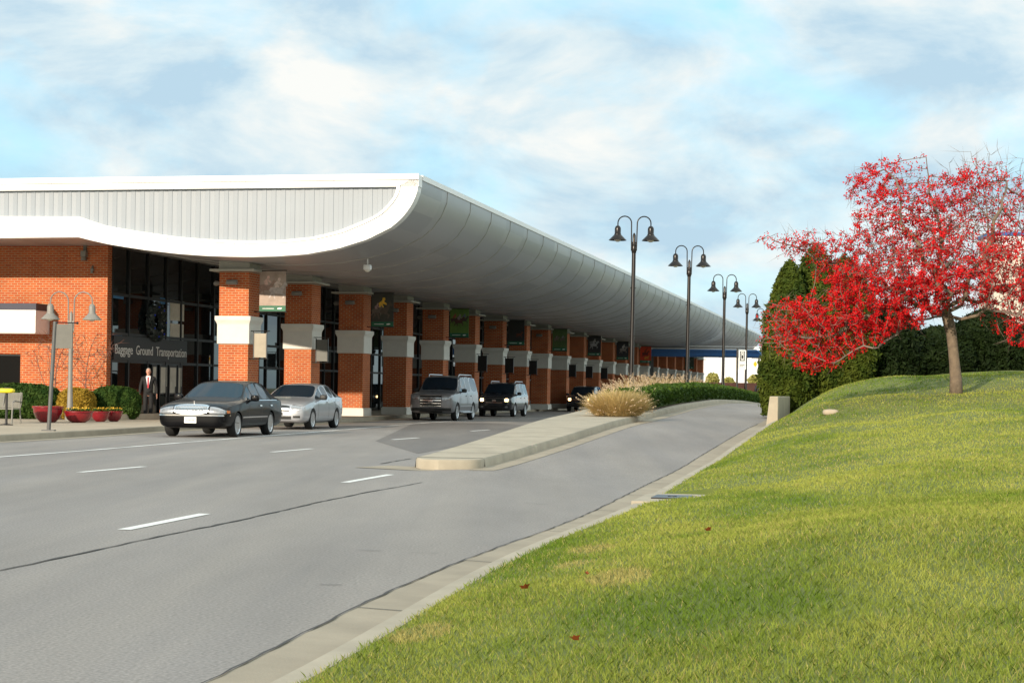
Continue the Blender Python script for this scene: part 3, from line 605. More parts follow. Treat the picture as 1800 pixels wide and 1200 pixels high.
# lamps fixed to the brick wall
for k, (px, py, lb, s) in enumerate(((150, 444, 'tan box wall lamp just under the roof fascia on the brick wall', 1), (163, 473, 'small tan fitting on the brick wall below the box lamp', .5))):
    q = loc_plane(px, py, 1, YB); e_ = empty('wall_lamp', W(q.x, q.y, q.z), -TH, lb, 'wall lamp')
    MB().box(-.1*s, .1*s, -.2*s, -.005, -.15*s, .05*s).lathe([(.11*s,-.30*s),(.09*s,-.16*s),(.03*s,-.14*s)], 10, (0,-.13*s,0)).build('housing', Mt['lampgrey'], e_, bevel=.01); MB().box(-.06*s, .06*s, -.06*s, -.002, .052*s, .25*s).build('bracket', Mt['plate'], e_)
# camera hanging from the soffit
q = loc_plane(646, 470, 1, 1.0); hc = empty('security_camera', W(q.x, 1.0, q.z), -TH, 'white security camera hanging on a rod from the curved soffit', 'camera')
zz = [z0+(z1-z0)*(q.x-x0)/(x1-x0) for (x0, z0), (x1, z1) in zip(PRs[:-1], PRs[1:]) if x0 <= q.x <= x1][0]
MB().tube([(-.02,0,zz-q.z),(.0,0,.35),(.0,0,.08)], .022, 8).build('rod', Mt['white'], hc, smooth=True); MB().sell((0,0,0), (.13,.13,.1), .35).build('camera_body', Mt['white'], hc, smooth=True); MB().lathe([(.0,-.17),(.07,-.15),(.1,-.1)], 12).build('dome', Mt['lens'], hc, smooth=True)
# ------------------------------------------------------------------ street lamps
def street_lamp(htop, m, label, spread=.57, base=True, single=0):
    e_ = empty('street_lamp', (0,0,0), 0, label, 'street lamp', 'double arm street lamps')
    zc = htop-.98; zm = htop-.28
    MB().lathe([(.16,0),(.16,.25),(.12,.33),(.095,.5),(.075,1.2),(.068,zc-.3),(.055,zc),(.055,zc+.28),(.02,zc+.36)], 14).build('pole', m, e_, smooth=True)
    MB().lathe([(.066,zc-.34),(.082,zc-.32),(.082,zc-.05),(.066,zc-.03)], 14).box(-.1,.1,-.03,.03,zc-.26,zc-.2).box(-.1,.1,-.03,.03,zc-.02,zc+.05).build('collar', m, e_, smooth=True)
    MB().tube([(-.1,0,zc*.42),(.1,0,zc*.42)], .012, 6).tube([(-.1,0,zc*.72),(.1,0,zc*.72)], .012, 6).build('pole_clip', m, e_)
    for s in ((-1, 1) if not single else (single,)):
        r = spread-.1; pts = [(s*.085,0,zc-.25)]+[(s*(.1+r/2-r/2*math.cos(t)),0,zm+r/2*math.sin(t)) for t in np.linspace(0, pi, 13)]+[(s*spread,0,zm-.14)]
        MB().tube(pts, .022, 8).build('arm', m, e_, smooth=True)
        zs = zm-.12; sh = MB().lathe([(.03,zs+.03),(.07,zs+.01),(.1,zs-.04),(.108,zs-.08),(.108,zs-.25),(.125,zs-.27),(.125,zs-.29),(.305,zs-.47),(.31,zs-.485),(.295,zs-.485),(.12,zs-.31),(.1,zs-.3)], 22, (s*spread,0,0)).build('lamp_shade', m, e_, smooth=True)
        MB().sell((s*spread,0,zs-.44), (.13,.13,.10), 1, 14, 8).build('lens', Mt['lens'], sh, smooth=True)
    return e_
for i, (px, py, Y, ht, lb) in enumerate(((1111, 560, 62, 378, 'black double arm street lamp nearest the viewer, tallest of the row on the median'), (1209, 560, 73.5, 430, 'second black double arm street lamp, standing behind the tallest one'), (1272, 560, 90, 481, 'third black double arm street lamp, between the bus stop sign and the second lamp'), (1312, 560, 111, 515, 'fourth black double arm street lamp, just right of the bus stop sign'))):
    p = at(px, py, Y); zb_ = float(zr(Y))+.15; top = at(px, ht, Y).z
    o = street_lamp(top-zb_, Mt['bronze'], lb); o.location = (p.x, Y, zb_); o.rotation_euler = (0, R(.35), -.03)
p = at(1332, 600, 122); o = street_lamp(at(1330, 541, 122).z-.25, Mt['bronze'], 'farthest black street lamp, half hidden behind the evergreen trees', single=-1); o.location = (p.x+.5, 122, .25)
p = at(124.5, 600, 58.5); o = street_lamp(at(125, 514, 58.5).z-.15, Mt['lampgrey'], 'pale grey double arm street lamp in front of the brick wall', spread=.69); o.location = (p.x, 58.5, .15); o.rotation_euler = (0, 0, -.05)
# leaning grey sign post
b = G(85.5, 757, .15); t = at(97, 565, b.y); sp = empty('sign_post', b, 0, 'leaning grey steel post with a blank grey hanging panel on the pavement', 'sign post')
d = t-b
MB().tube([(0,0,0), d*.5, d], .05, 10).lathe([(.05,.02),(.05,.1)], 10).box(-.16,.16,-.1,.1,0,.03).build('post', Mt['grey'], sp, smooth=True)
k_ = b.y/FPX
MB().tube([(d.x, 0, d.z-.02), (d.x+38*k_, 0, d.z-.03)], .016, 8).sell((d.x+39*k_, 0, d.z-.03), (.035,.035,.035), 1, 8, 6).build('crossbar', Mt['dark'], sp, smooth=True)
MB().box(d.x+.01, d.x+31*k_, -.018, .018, d.z-47*k_, d.z-.06).build('sign_panel', Mt['plate'], sp, bevel=.004)
# bus stop sign, warning sign
p = at(1296, 640, 100); e_ = empty('bus_stop_sign', (p.x, 100, float(zr(100))+.15), 0, 'white bus stop sign with a black bus symbol on a dark post', 'sign')
z0 = float(zr(100))+.15; t = at(1296, 613, 100).z-z0; k_ = 100/FPX
MB().tube([(0,0,0),(0,0,t)], .055, 8).build('post', Mt['dark'], e_, smooth=True)
wf = mat('white sign face', (.7,.72,.7), .4); yf = mat('amber sign face', (.75,.42,.01), .4)
MB().box(.07, .07+13*k_, -.015, .015, t-36*k_, t-2*k_).build('sign_board', wf, e_)
bx = .07+2.2*k_; bw_ = 8.4*k_
MB().box(bx, bx+bw_, -.021, -.0155, t-21*k_, t-4*k_).build('symbol_frame', Mt['dark'], e_)
MB().box(bx+.05, bx+bw_-.05, -.025, -.0215, t-19.5*k_, t-5.2*k_).build('symbol_ground', wf, e_)
MB().box(bx+.08, bx+bw_-.08, -.029, -.0255, t-16*k_, t-7*k_).box(bx+.09, bx+.13, -.029, -.0255, t-17.6*k_, t-16*k_).box(bx+bw_-.13, bx+bw_-.09, -.029, -.0255, t-17.6*k_, t-16*k_).build('bus_symbol', Mt['dark'], e_)
MB().box(bx+.1, bx+bw_-.1, -.032, -.0295, t-11*k_, t-8.3*k_).build('bus_symbol_window', wf, e_)
MB().box(bx, bx+bw_, -.021, -.0155, t-28.5*k_, t-27.3*k_).box(bx, bx+bw_*.7, -.021, -.0155, t-31*k_, t-30*k_).build('small_print_lines', Mt['plate'], e_)
Y = 118; p = at(1334, 640, Y); z0 = float(zr(Y))+.15; t = at(1334, 628, Y).z-z0; k_ = Y/FPX
e_ = empty('warning_sign', (p.x, Y, z0), 0, 'white square sign with an amber diamond hanging from a dark post', 'sign')
MB().tube([(0,0,0),(0,0,t)], .06, 8).lathe([(.2,0),(.2,.5),(.16,.7),(.08,1.0)], 10).tube([(0,0,t-2*k_),(-13*k_,0,t-2*k_)], .02, 6).build('post', Mt['dark'], e_, smooth=True)
MB().box(-11.5*k_, -2*k_, -.015, .015, t-23*k_, t-3.5*k_).build('sign_board', wf, e_)
MB().add([(-6.5*k_-3.4*k_,-.02,t-12*k_),(-6.5*k_,-.02,t-17.5*k_),(-6.5*k_+3.4*k_,-.02,t-12*k_),(-6.5*k_,-.02,t-6.5*k_)], [(0,1,2,3)]).build('diamond', yf, e_, fix=False)
# ------------------------------------------------------------------ far end: footbridge, walls, building
Y = 168; a = at(1120, 610, Y); x1 = at(1420, 610, Y).x
fb = empty('footbridge', (a.x, Y, 0), 0, 'long blue painted footbridge girder crossing under the far end of the roof', 'footbridge'); zt_, zb_ = at(1250, 612.5, Y).z, at(1250, 627, Y).z
MB().box(0, x1-a.x, 0, 2.5, zb_, zt_-.25).box(0, x1-a.x, -.12, 0, zb_+.1, zb_+.28).box(0, x1-a.x, -.12, 2.6, zt_-.248, zt_-.1).build('girder', Mt['blue'], fb)
MB().box(0, x1-a.x, -.05, 2.5, zt_-.098, zt_).box(0, x1-a.x, -.05, 0, zt_+.17, zt_+.25).build('handrail', Mt['white'], fb)
for xx in (1.0, x1-a.x-1.2): MB().box(xx, xx+.6, .5, 2.0, -.1, zb_).build('pier', Mt['grey'], fb)
Y = 255; x0 = at(1150, 640, Y).x; x1 = at(1420, 640, Y).x
wb = empty('white_building', (x0, Y, 0), 0, 'plain white flat roofed building closing the far end of the road', 'building')
MB().box(0, x1-x0, 0, 15, 0, 7.6).build('wall', Mt['wall'], wb); MB().box(-.2, x1-x0+.2, -.2, 15.2, 7.602, 7.9).build('roof', Mt['white'], wb)
jj = MB()
for t_ in np.arange(3, x1-x0, 4.3): jj.box(t_, t_+.1, -.03, -.002, 0, 7.5)
jj.build('wall_joints', mat('warm joint', (.6,.57,.48), .7), wb)
Y = 225; x0 = at(1150, 640, Y).x; x1 = at(1410, 640, Y).x; zt_ = at(1290, 672.5, Y).z
lw = MB().box(0, x1-x0, 0, .5, -.1, zt_).build('low_brick_wall', Mt['redwall'], loc=(x0, Y, 0)); tag(lw, 'long low red brick wall in front of the white building', 'wall')
# beige building glimpsed right of the crabapple
Y = 78; x0 = at(1748, 440, Y).x
rb = empty('beige_building', (x0, Y, 0), 0, 'beige building with a thin blue roof stripe behind the red tree', 'building')
zt_ = at(1770, 408, Y).z
bb = mat('beige wall panels', (.55,.50,.44), .7, var=.05)
MB().box(0, 26, 0, 2.5, 0, zt_-1.05).build('wall', bb, rb); MB().box(-.1, 26.1, -.1, 2.6, zt_-.16, zt_).build('roof_stripe', Mt['blue'], rb); MB().box(-.05, 26.05, -.05, 2.55, zt_-1.048, zt_-.162).build('parapet', Mt['wall'], rb)
for k in range(6): 
    f = MB().box(1.2+k*4, 4.2+k*4, -.04, -.002, zt_-3.0, zt_-1.6).build('window', Mt['glass'], rb)
# retaining wall beside the lane
yy = np.arange(46.4, 70, .8); zt0 = at(1372, 696.5, 46.6).z
A = [(float(XG(y))+.3, y) for y in yy]; rw = MB()
f0 = lambda o, z: [(x+o, y, z(y)) for x, y in A]
lo = lambda y: float(zr(y))-.1
hi = lambda y: max(zt0, float(zr(y))+.62)-.02*(y-46.4)*0
rw.strip(f0(0, lo), f0(0.1, hi)); rw.strip(f0(.1, hi), f0(.32, hi)); rw.strip(f0(.32, hi), f0(.32, lo))
x, y = A[0]; rw.add([(x, y, lo(y)), (x+.32, y, lo(y)), (x+.32, y, hi(y)), (x+.1, y, hi(y))], [(0,1,2,3)])
tag(rw.build('retaining_wall', Mt['concrete'], bevel=.02), 'pale concrete retaining wall end at the foot of the evergreen trees', 'wall')

# ------------------------------------------------------------------ furniture on the left pavement
def planter(px, py, w, h, z, label, flowers=60, fl=.09):
    p = G(px, py, z); s = w/2
    e_ = empty('planter', p, random.uniform(0, 3), label, 'planter', 'red bowl planters by the brick wall')
    MB().lathe([(s*.42,0),(s*.5,.02),(s*.74,h*.25),(s*.9,h*.6),(s*.93,h*.85),(s*1.0,h*.88),(s*1.0,h*.99),(s*.95,h),(s*.88,h*.93),(s*.1,h*.9)], 28).build('bowl', Mt['red'], e_, smooth=True)
    a_ = RNG.uniform(0, 2*pi, flowers*3); r_ = np.sqrt(RNG.random(flowers*3))*s*.86
    P = np.stack([r_*np.cos(a_), r_*np.sin(a_), h*.93+RNG.uniform(.01, fl, flowers*3)], 1); np_mesh('leaves', leaf_quads(P, np.tile([0,0,1.], (len(P),1)), .05, .9), 4, Mt['darkleaf'], e_)
    P = P[:flowers]+[0,0,fl*.6]; np_mesh('flowers', leaf_quads(P, np.tile([0,-.6,1.], (len(P),1)), .05, .6, 1.0), 4, Mt['petal'], e_)
planter(84, 742, .96, .50, .15, 'tall red bowl planter behind the leaning grey post', 4, .02)
planter(138, 742.5, .92, .36, .15, 'widest red bowl planter below the pale lamp post, left of two smaller bowls', 60)
planter(176, 741, .62, .34, .15, 'middle red bowl planter of the three flowering ones')
planter(200, 740.5, .58, .34, .15, 'rightmost red bowl planter in front of the dark hedge')
p0, p1 = G(105, 742, .15), G(272, 737, .15)
tag(MB().strip([p0+Vector((0,1.2,0)), p1+Vector((0,1.2,0))], [p0+Vector((0,1.2,.2)), p1+Vector((0,1.2,.2))]).strip([p0+Vector((0,1.2,.2)), p1+Vector((0,1.2,.2))], [p0+Vector((0,1.5,.2)), p1+Vector((0,1.5,.2))]).strip([p1+Vector((0,1.2,0)), p1+Vector((0,1.5,0))], [p1+Vector((0,1.2,.2)), p1+Vector((0,1.5,.2))]).build('bed_kerb', Mt['walk'], fix=False), kind='structure')
def leafy_box(name, c, size, n, m, label, cat, leaf=.07, rz=0, core=(.02,.045,.01), power=.35, stray=.04, group=None):
    e_ = empty(name, c, rz, label, cat, group); u = unit(RNG.normal(0, 1, (n, 3)))
    def surf(u):
        q = np.abs(u)**(2/power)if False else np.abs(u)**(1/power); return 1/np.maximum(q.sum(1)**power, 1e-6)
    P = u*surf(u)[:, None]; ok = P[:, 2] > -.97; P = P[ok]; u = u[ok]; S_ = np.array(size)/2
    lump = 1+.10*(fbm(P[:,0]*size[0]*.8+P[:,1]*2, P[:,2]*size[2]*1.4+P[:,1]*size[1], 3)-.5)
    Q = P*S_*lump[:, None]*(1-np.abs(RNG.normal(0, .03, len(P))))[:, None] + RNG.normal(0, stray*.4, P.shape); Q[:, 2] += S_[2]
    Nn = unit(np.sign(P)*np.abs(P)**3/S_); np_mesh('foliage', leaf_quads(Q, Nn, leaf, .8), 4, m, e_)
    MB().sell((0,0,S_[2]*.92), tuple(S_*.80), power, 24, 14).build('branch_core', m, e_, smooth=True)
    return e_
def span(x0, x1, Y): return at(x0, 700, Y).x, at(x1, 700, Y).x
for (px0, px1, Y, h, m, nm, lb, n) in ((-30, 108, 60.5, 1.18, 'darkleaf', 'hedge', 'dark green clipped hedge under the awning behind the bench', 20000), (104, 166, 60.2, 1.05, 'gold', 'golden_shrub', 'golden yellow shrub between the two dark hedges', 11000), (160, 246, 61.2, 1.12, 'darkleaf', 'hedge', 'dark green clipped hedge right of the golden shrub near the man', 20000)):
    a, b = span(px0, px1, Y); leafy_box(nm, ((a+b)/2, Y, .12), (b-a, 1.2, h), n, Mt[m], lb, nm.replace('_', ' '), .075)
# bench
p = G(-2, 744, .15); e_ = empty('bench', p, R(-8), 'grey perforated metal bench at the left edge, in front of the hedge', 'bench')
sl = MB()
for k in range(9): sl.box(-1.0, .55, -.28+.055*k, -.245+.055*k, .42, .445)
sl.build('seat', Mt['lampgrey'], e_)
bk = MB()
for k in range(14): 
    t_ = k/13; yb_ = .26+.10*t_+.04*math.sin(t_*3); bk.box(-1.0, .55, yb_, yb_+.022, .46+.42*t_, .46+.42*t_+.022)
for xx in (-.9, -.45, .0, .5): bk.tube([(xx,.27,.45),(xx,.33,.7),(xx,.38,.92)], .018, 6)
bk.build('backrest', Mt['lampgrey'], e_)
for xx in (-.95, .52):
    MB().tube([(xx,-.28,0),(xx,-.25,.42),(xx,-.26,.62),(xx,-.1,.66),(xx,.3,.64)], .022, 8).build('arm', Mt['lampgrey'], e_, smooth=True); MB().tube([(xx,.36,0),(xx,.27,.44)], .022, 8).build('leg', Mt['lampgrey'], e_, smooth=True); MB().tube([(xx,-.3,0),(xx,-.26,.44)], .022, 8).build('leg', Mt['lampgrey'], e_, smooth=True)
p = G(11, 747, .15); e_ = empty('ashtray_stand', p, 0, 'thin dark stand with a bright yellow tray top beside the bench', 'ashtray stand')
MB().lathe([(.19,0),(.19,.02),(.04,.05),(.035,.1),(.035,.9)], 14).build('stand', Mt['dark'], e_, smooth=True); MB().sell((-.02,0,.97), (.24,.16,.07), .6).build('tray', Mt['yellow'], e_, smooth=True); MB().box(-.05,.1,-.1,.1,1.035,1.06).build('tray_lid', Mt['dark'], e_)
# ------------------------------------------------------------------ vegetation
def hedge_row():
    ys_ = np.arange(51.2, 114, .6); hw, h = .46, .62
    e_ = empty('hedge', (XMR(51.2)-.8, 51.2, float(zr(51.2))+.15), 0, 'long dark green clipped hedge along the raised median under the street lamps', 'hedge'); o = Vector(e_.location)
    n = 30000; y = 51.2 + 62*RNG.random(n)**1.35; cx = XMR(y)-.8; zb_ = zr(y)+.15
    a_ = np.where(RNG.random(n) < .55, RNG.uniform(-.78, .75, n), RNG.uniform(.6, 3.4, n)); ca, sa = np.cos(a_), np.sin(a_); p = .4; k = 1/np.maximum((np.abs(ca)**(1/p)+np.abs(sa)**(1/p))**p, 1e-6)
    lump = 1+.16*(fbm(y*.9, a_*1.5, 3)-.5)
    P = np.stack([cx+ca*k*hw*lump, y, zb_+np.maximum(h*.5+(sa*k)*h*.5*lump, .02)], 1)+RNG.normal(0, .025, (n, 3)); Nn = np.stack([ca**3, 0*ca, sa**3+.2], 1)
    m2 = 1500; u, v = RNG.uniform(-1, 1, m2), RNG.uniform(0, 1, m2); P2 = np.stack([XMR(51.2)-.8+u*hw, 51.15+.1*u*u+0*u, float(zr(51.2))+.15+v*h], 1)+RNG.normal(0, .03, (m2, 3)); N2 = np.tile([0, -1., .2], (m2, 1))
    np_mesh('foliage', leaf_quads(np.concatenate([P, P2])-np.array(o), unit(np.concatenate([Nn, N2])), .085, .8), 4, Mt['hedge'], e_)
    c = MB(); q = [(-.40, .0), (-.42, .50), (-.34, .56), (.34, .56), (.42, .50), (.40, 0)]
    for (x0, z0), (x1, z1) in zip(q[:-1], q[1:]): c.strip([Vector((XMR(t)-.8+x0, t, float(zr(t))+.15+z0))-o for t in ys_], [Vector((XMR(t)-.8+x1, t, float(zr(t))+.15+z1))-o for t in ys_])
    c.add([Vector((XMR(51.25)-.8+x, 51.25, float(zr(51.2))+.15+z))-o for x, z in q], [tuple(range(6))]); c.build('branch_core', Mt['hedge'], e_)
hedge_row()
def fountain_grass(x, y, h, rad, n, label, plume=.25, z=None):
    z = float(zr(y))+.15 if z is None else z
    e_ = empty('fountain_grass', (x, y, z), 0, label, 'ornamental grass', 'dry ornamental grasses on the median')
    a_ = RNG.uniform(0, 2*pi, n); el = R(89)-np.abs(RNG.normal(0, .46, n)); L = h*RNG.uniform(.5, 1.2, n)*(.62+.38*np.sin(np.maximum(el, 0))); b0 = np.sqrt(RNG.random(n))*rad*.6
    ba = RNG.uniform(0, 2*pi, n); bx, by = b0*np.cos(ba), b0*np.sin(ba); w = RNG.uniform(.004, .009, n)
    t = np.linspace(0, 1, 5); dr = np.cos(a_), np.sin(a_); pts = []
    for tt in t:
        out = L*np.cos(el)*tt*1.0+rad*.55*tt**2.2; up = L*np.sin(el)*tt - L*.42*tt**2.6*np.cos(el)
        pts.append(np.stack([bx+dr[0]*out, by+dr[1]*out, np.maximum(up, .01)], 1))
    sx = np.stack([-dr[1]*.6+.6, dr[0]*.6, 0*w], 1)*w[:, None]; V = []
    for i in range(4):
        f0, f1 = 1-.7*t[i], 1-.7*t[i+1]; V.append(np.stack([pts[i]-sx*f0, pts[i]+sx*f0, pts[i+1]+sx*f1, pts[i+1]-sx*f1], 1))
    cols = np.array([.62,.47,.21])*RNG.uniform(.6, 1.3, (n, 1))*np.array([1, 1, 1]); g_ = RNG.random((n, 1)) < .25; cols = np.where(g_, np.array([.66,.53,.28])*RNG.uniform(.8,1.2,(n,1)), cols)
    np_mesh('blades', np.concatenate(V).reshape(-1, 3), 4, Mt['dry'], e_, cols=np.tile(cols, (4, 1)))
    m = int(n*plume*.5)
    if m:
        V = []; C = []
        idx = RNG.choice(n, m, replace=False); tip = pts[4][idx]; d = unit(pts[4][idx]-pts[3][idx])
        for k in range(7):
            c = tip + d*(.03*k) + RNG.normal(0, .008, (m, 3)); V.append(leaf_quads(c, np.tile([0, -1., .2], (m, 1)), .022, .8, 1.9))
            C.append(np.array([.56,.43,.29])*RNG.uniform(.75, 1.25, (m, 1)))
        np_mesh('plumes', np.concatenate(V), 4, Mt['dry'], e_, cols=np.concatenate(C))
fountain_grass(2.50, 48.2, .55, .46, 5500, 'straw coloured ornamental grass clump, leftmost on the median by the dark car', .03)
fountain_grass(2.82, 48.0, .64, .50, 6500, 'largest straw coloured ornamental grass clump in the middle of the front group', .02)
fountain_grass(3.20, 48.6, .60, .46, 5500, 'straw coloured ornamental grass clump touching the near end of the hedge', .02)
fountain_grass(3.15, 52.2, .66, .45, 900, 'grass clump with pinkish plumes just behind the front group, left of the tallest lamp', .5)
fountain_grass(3.55, 55.0, .68, .45, 900, 'grass clump with pinkish plumes at the foot of the tallest lamp', .5)
for i, (y, dx) in enumerate(((61, .45), (64.5, .5), (68.5, .5), (72.5, .55), (77, .6), (82, .6))):
    fountain_grass(float(XML(y))+dx, y, .80, .45, 650, 'plumed dry grass clump behind the hedge, %s one back from the tallest lamp' % ordinal(i), .6)

def colonize(base, trunk, lobes, n, Y, name, step=.16, infl=1.6, kill=.30, r0=.012, bark='bark', expo=2.35, seed=3, rmin=.006, limbs=(), skip=0):
    rg = np.random.default_rng(seed); k = Y/FPX; A = []; tot = sum(l[4] for l in lobes)
    for (px, py, rx, ry, w, dz) in lobes:
        c = np.array(at(px, py, Y)); m = int(n*w/tot); u = unit(rg.normal(0, 1, (m, 3)))*(rg.random((m, 1))**(1/2.4))
        A.append(c+np.array([0, dz, 0])+u*np.array([rx*k, max(rx, ry)*k*.85, ry*k]))
    A = np.concatenate(A); P = [np.array(p, float) for p in trunk]; par = [-1]+list(range(len(P)-1)); nP = len(P)
    for lb in limbs:
        q = [P[len(trunk)-1]]+[np.array(at(x, y, Y))+np.array([0, dz, 0]) for x, y, dz in lb]; prev = len(trunk)-1
        for a, b in zip(q[:-1], q[1:]):
            m = max(1, int(np.linalg.norm(b-a)/(step*1.3)))
            wv = rg.normal(0, .09, 3); wv2 = rg.normal(0, .05, 3)
            for i in range(1, m+1): P.append(a+(b-a)*i/m+wv*math.sin(pi*i/m)+wv2*math.sin(2*pi*i/m)+rg.normal(0, .018, 3)); par.append(prev); prev = len(P)-1
    nP = len(P)
    PA = np.zeros((60000, 3)); PA[:nP] = P; D = np.linalg.norm(A[:, None]-PA[None, :nP], axis=2); D[:, :skip] = 99; near = D.argmin(1); nd = D.min(1); alive = np.ones(len(A), bool)
    for it in range(130):
        act = alive & (nd < infl if it > 6 else nd < 9)
        if not act.any(): break
        idx = near[act]; dirs = unit(A[act]-PA[idx]); acc = np.zeros((nP, 3)); np.add.at(acc, idx, dirs); src = np.unique(idx)
        dv = unit(acc[src]+rg.normal(0, .14, (len(src), 3))); new = PA[src]+dv*step
        k0 = nP; PA[nP:nP+len(new)] = new; par += list(src); nP += len(new)
        D = np.linalg.norm(A[:, None]-PA[None, k0:nP], axis=2); j = D.argmin(1); m_ = D.min(1); b = m_ < nd; near[b] = j[b]+k0; nd[b] = m_[b]
        alive &= nd > kill
        if nP > 20000: break
    PA = PA[:nP]; par = np.array(par); ch = np.zeros(nP, int); rr = np.zeros(nP)
    for i in range(nP-1, 0, -1):
        if rr[i] == 0: rr[i] = r0**expo
        rr[par[i]] += rr[i]; ch[par[i]] += 1
    rad = np.maximum(rr**(1/expo), rmin)
    return PA, par, ch, rad
def branch_mesh(PA, par, rad, mb, origin, sel, nside=5):
    for i in sel:
        p = par[i]
        if p < 0: continue
        a, b = Vector(PA[p])-origin, Vector(PA[i])-origin; d = (b-a)
        if d.length < 1e-5: continue
        d.normalize(); u = d.orthogonal().normalized(); w = d.cross(u); vs = []
        for q, r in ((a, min(rad[p], rad[i]*1.35)), (b, rad[i])):
            vs += [q+(u*math.cos(2*pi*j/nside)+w*math.sin(2*pi*j/nside))*r for j in range(nside)]
        mb.add(vs, [(j, (j+1) % nside, nside+(j+1) % nside, nside+j) for j in range(nside)])
def zg(px, py, Y): 
    a, b = ray(px, py); return float(zbank(np.array(a*Y), np.array(Y)))
# the red crab apple / hawthorn
YT = 40.0; bx = at(1681, 683, YT).x; bz = zg(1681, 683, YT)
base = Vector((bx, YT, bz)); tk = [base+Vector((0, 0, -.1)), base+Vector((-.01, 0, .3))]+[Vector(at(px, py, YT)) for px, py in ((1678,640),(1675,610),(1672,585),(1668,568),(1664,552))]
lobes = [(1640,400,150,105,3.2,0),(1565,325,85,55,.8,.3),(1430,578,115,62,2.6,-.4),(1545,525,115,70,2.8,-.7),(1725,400,110,110,2.6,.4),(1735,330,75,55,.9,.2),(1560,410,80,50,1.3,-.3),(1800,400,80,80,1.2,.3),(1810,520,125,80,1.6,-.2),(1420,428,92,26,.7,.2),(1425,635,50,22,.45,-.6),(1775,585,35,30,.25,-.6),(1520,455,100,62,1.8,.6),(1670,480,190,60,1.4,-1.2),(1650,480,180,70,1.4,1.4),(1370,600,50,25,.4,-.2)]
limbs = [[(1612,538,-.2),(1545,548,-.5),(1480,575,-.7),(1415,596,-.6)],[(1622,520,.3),(1560,498,.5),(1490,476,.5),(1420,440,.3),(1352,413,.2)],[(1640,508,-.5),(1605,440,-.8),(1575,370,-.6),(1545,300,-.4)],[(1668,505,.3),(1662,430,.5),(1650,350,.4),(1632,275,.3)],[(1690,505,-.4),(1722,440,-.6),(1745,380,-.5),(1765,320,-.3)],[(1704,525,.5),(1765,500,.8),(1835,480,.9)],[(1655,520,-1.0),(1640,470,-1.7),(1600,420,-2.2)],[(1675,520,1.0),(1690,465,1.7),(1700,400,2.1)],[(1560,590,-.9),(1500,612,-1.3),(1440,640,-1.2)],[(1715,545,-.8),(1760,560,-1.2),(1785,590,-1.2)]]
PA, par, ch, rad = colonize(base, tk, lobes, 7500, YT, 'red', r0=.0052, seed=5, infl=3, kill=.155, step=.125, limbs=limbs, skip=6)
rt = empty('red_berry_tree', base, 0, 'spreading small tree covered in bright red berries on the grassy bank', 'tree')
big = [i for i in range(len(PA)) if rad[i] > .035]; small = [i for i in range(len(PA)) if rad[i] <= .035]
mb = MB(); mb.tube([Vector(p)-base for p in tk], [.155, .135, .118, .112, .115, .125, .12], 12); branch_mesh(PA, par, rad, mb, base, [i for i in big if i >= len(tk)], 7); mb.build('trunk', Mt['bark'], rt, smooth='all', fix=False)
mb = MB(); branch_mesh(PA, par, np.minimum(rad, .035), mb, base, small, 4)
rg = random.Random(4)
for i in small:                                        # bare twig ends poking out
    if ch[i] == 0:
        d = (Vector(PA[i])-Vector(PA[par[i]])).normalized(); p = Vector(PA[i])-base
        for k in range(2):
            dd = (d+Vector((rg.gauss(0,.4), rg.gauss(0,.4), rg.gauss(.15,.35)))).normalized(); L = rg.uniform(.12, .38)
            q = p+dd*L; u = dd.orthogonal().normalized()*.004; v = dd.cross(u); mb.add([p+u*1.4, p-u*.7+v*1.2, p-u*.7-v*1.2, q], [(0,1,3),(1,2,3),(2,0,3)])
mb.build('branches', Mt['twig'], rt, fix=False)
tip = PA[[i for i in small if rad[i] < .022]]
dens = fbm(tip[:,0]*1.1+3, tip[:,2]*1.3+tip[:,1]*.5, 3)
rep = np.where(tip[:,2] > at(0, 470, YT).z, 14, 23); rep = (rep*np.clip((dens-.25)*3.4, .12, 1.5)).astype(int); print('red tree tips', len(tip))
Pb = np.repeat(tip, rep, axis=0); nb = len(Pb); cl = np.repeat(RNG.normal(0, .03, (len(tip), 3)), rep, axis=0)
Pb = Pb+cl+RNG.normal(0, .034, (nb, 3))
np_mesh('berries', leaf_quads(Pb-np.array(base), unit(RNG.normal(0, 1, (nb, 3))), .037, 1, 1.1), 4, Mt['berry'], rt)
# bare tree behind
YB2 = 59.0; p = at(1735, 600, YB2); zb_ = zg(1735, 600, YB2); base2 = Vector((p.x, YB2, zb_)); tk2 = [base2, base2+Vector((.02,0,1.2)), base2+Vector((0,0,2.2)), base2+Vector((.03,0,3.0))]
PA, par, ch, rad = colonize(base2, tk2, [(1730,330,48,82,2,0),(1745,400,90,70,1.2,0),(1690,310,40,50,.5,.3),(1790,330,40,70,.6,0)], 700, YB2, 'bare', r0=.006, seed=9, infl=2.2, kill=.3, step=.2)
bt = empty('bare_tree', base2, 0, 'leafless grey tree rising behind the red berry tree at the right', 'tree')
mb = MB().tube([q-base2 for q in tk2], [.14,.11,.09,.08], 8); branch_mesh(PA, par, np.minimum(rad, .06), mb, base2, [i for i in range(len(PA)) if rad[i] > .02 and i > 3], 6); mb.build('trunk', Mt['bark'], bt, fix=False)
mb = MB(); branch_mesh(PA, par, rad, mb, base2, [i for i in range(len(PA)) if rad[i] <= .02], 4)
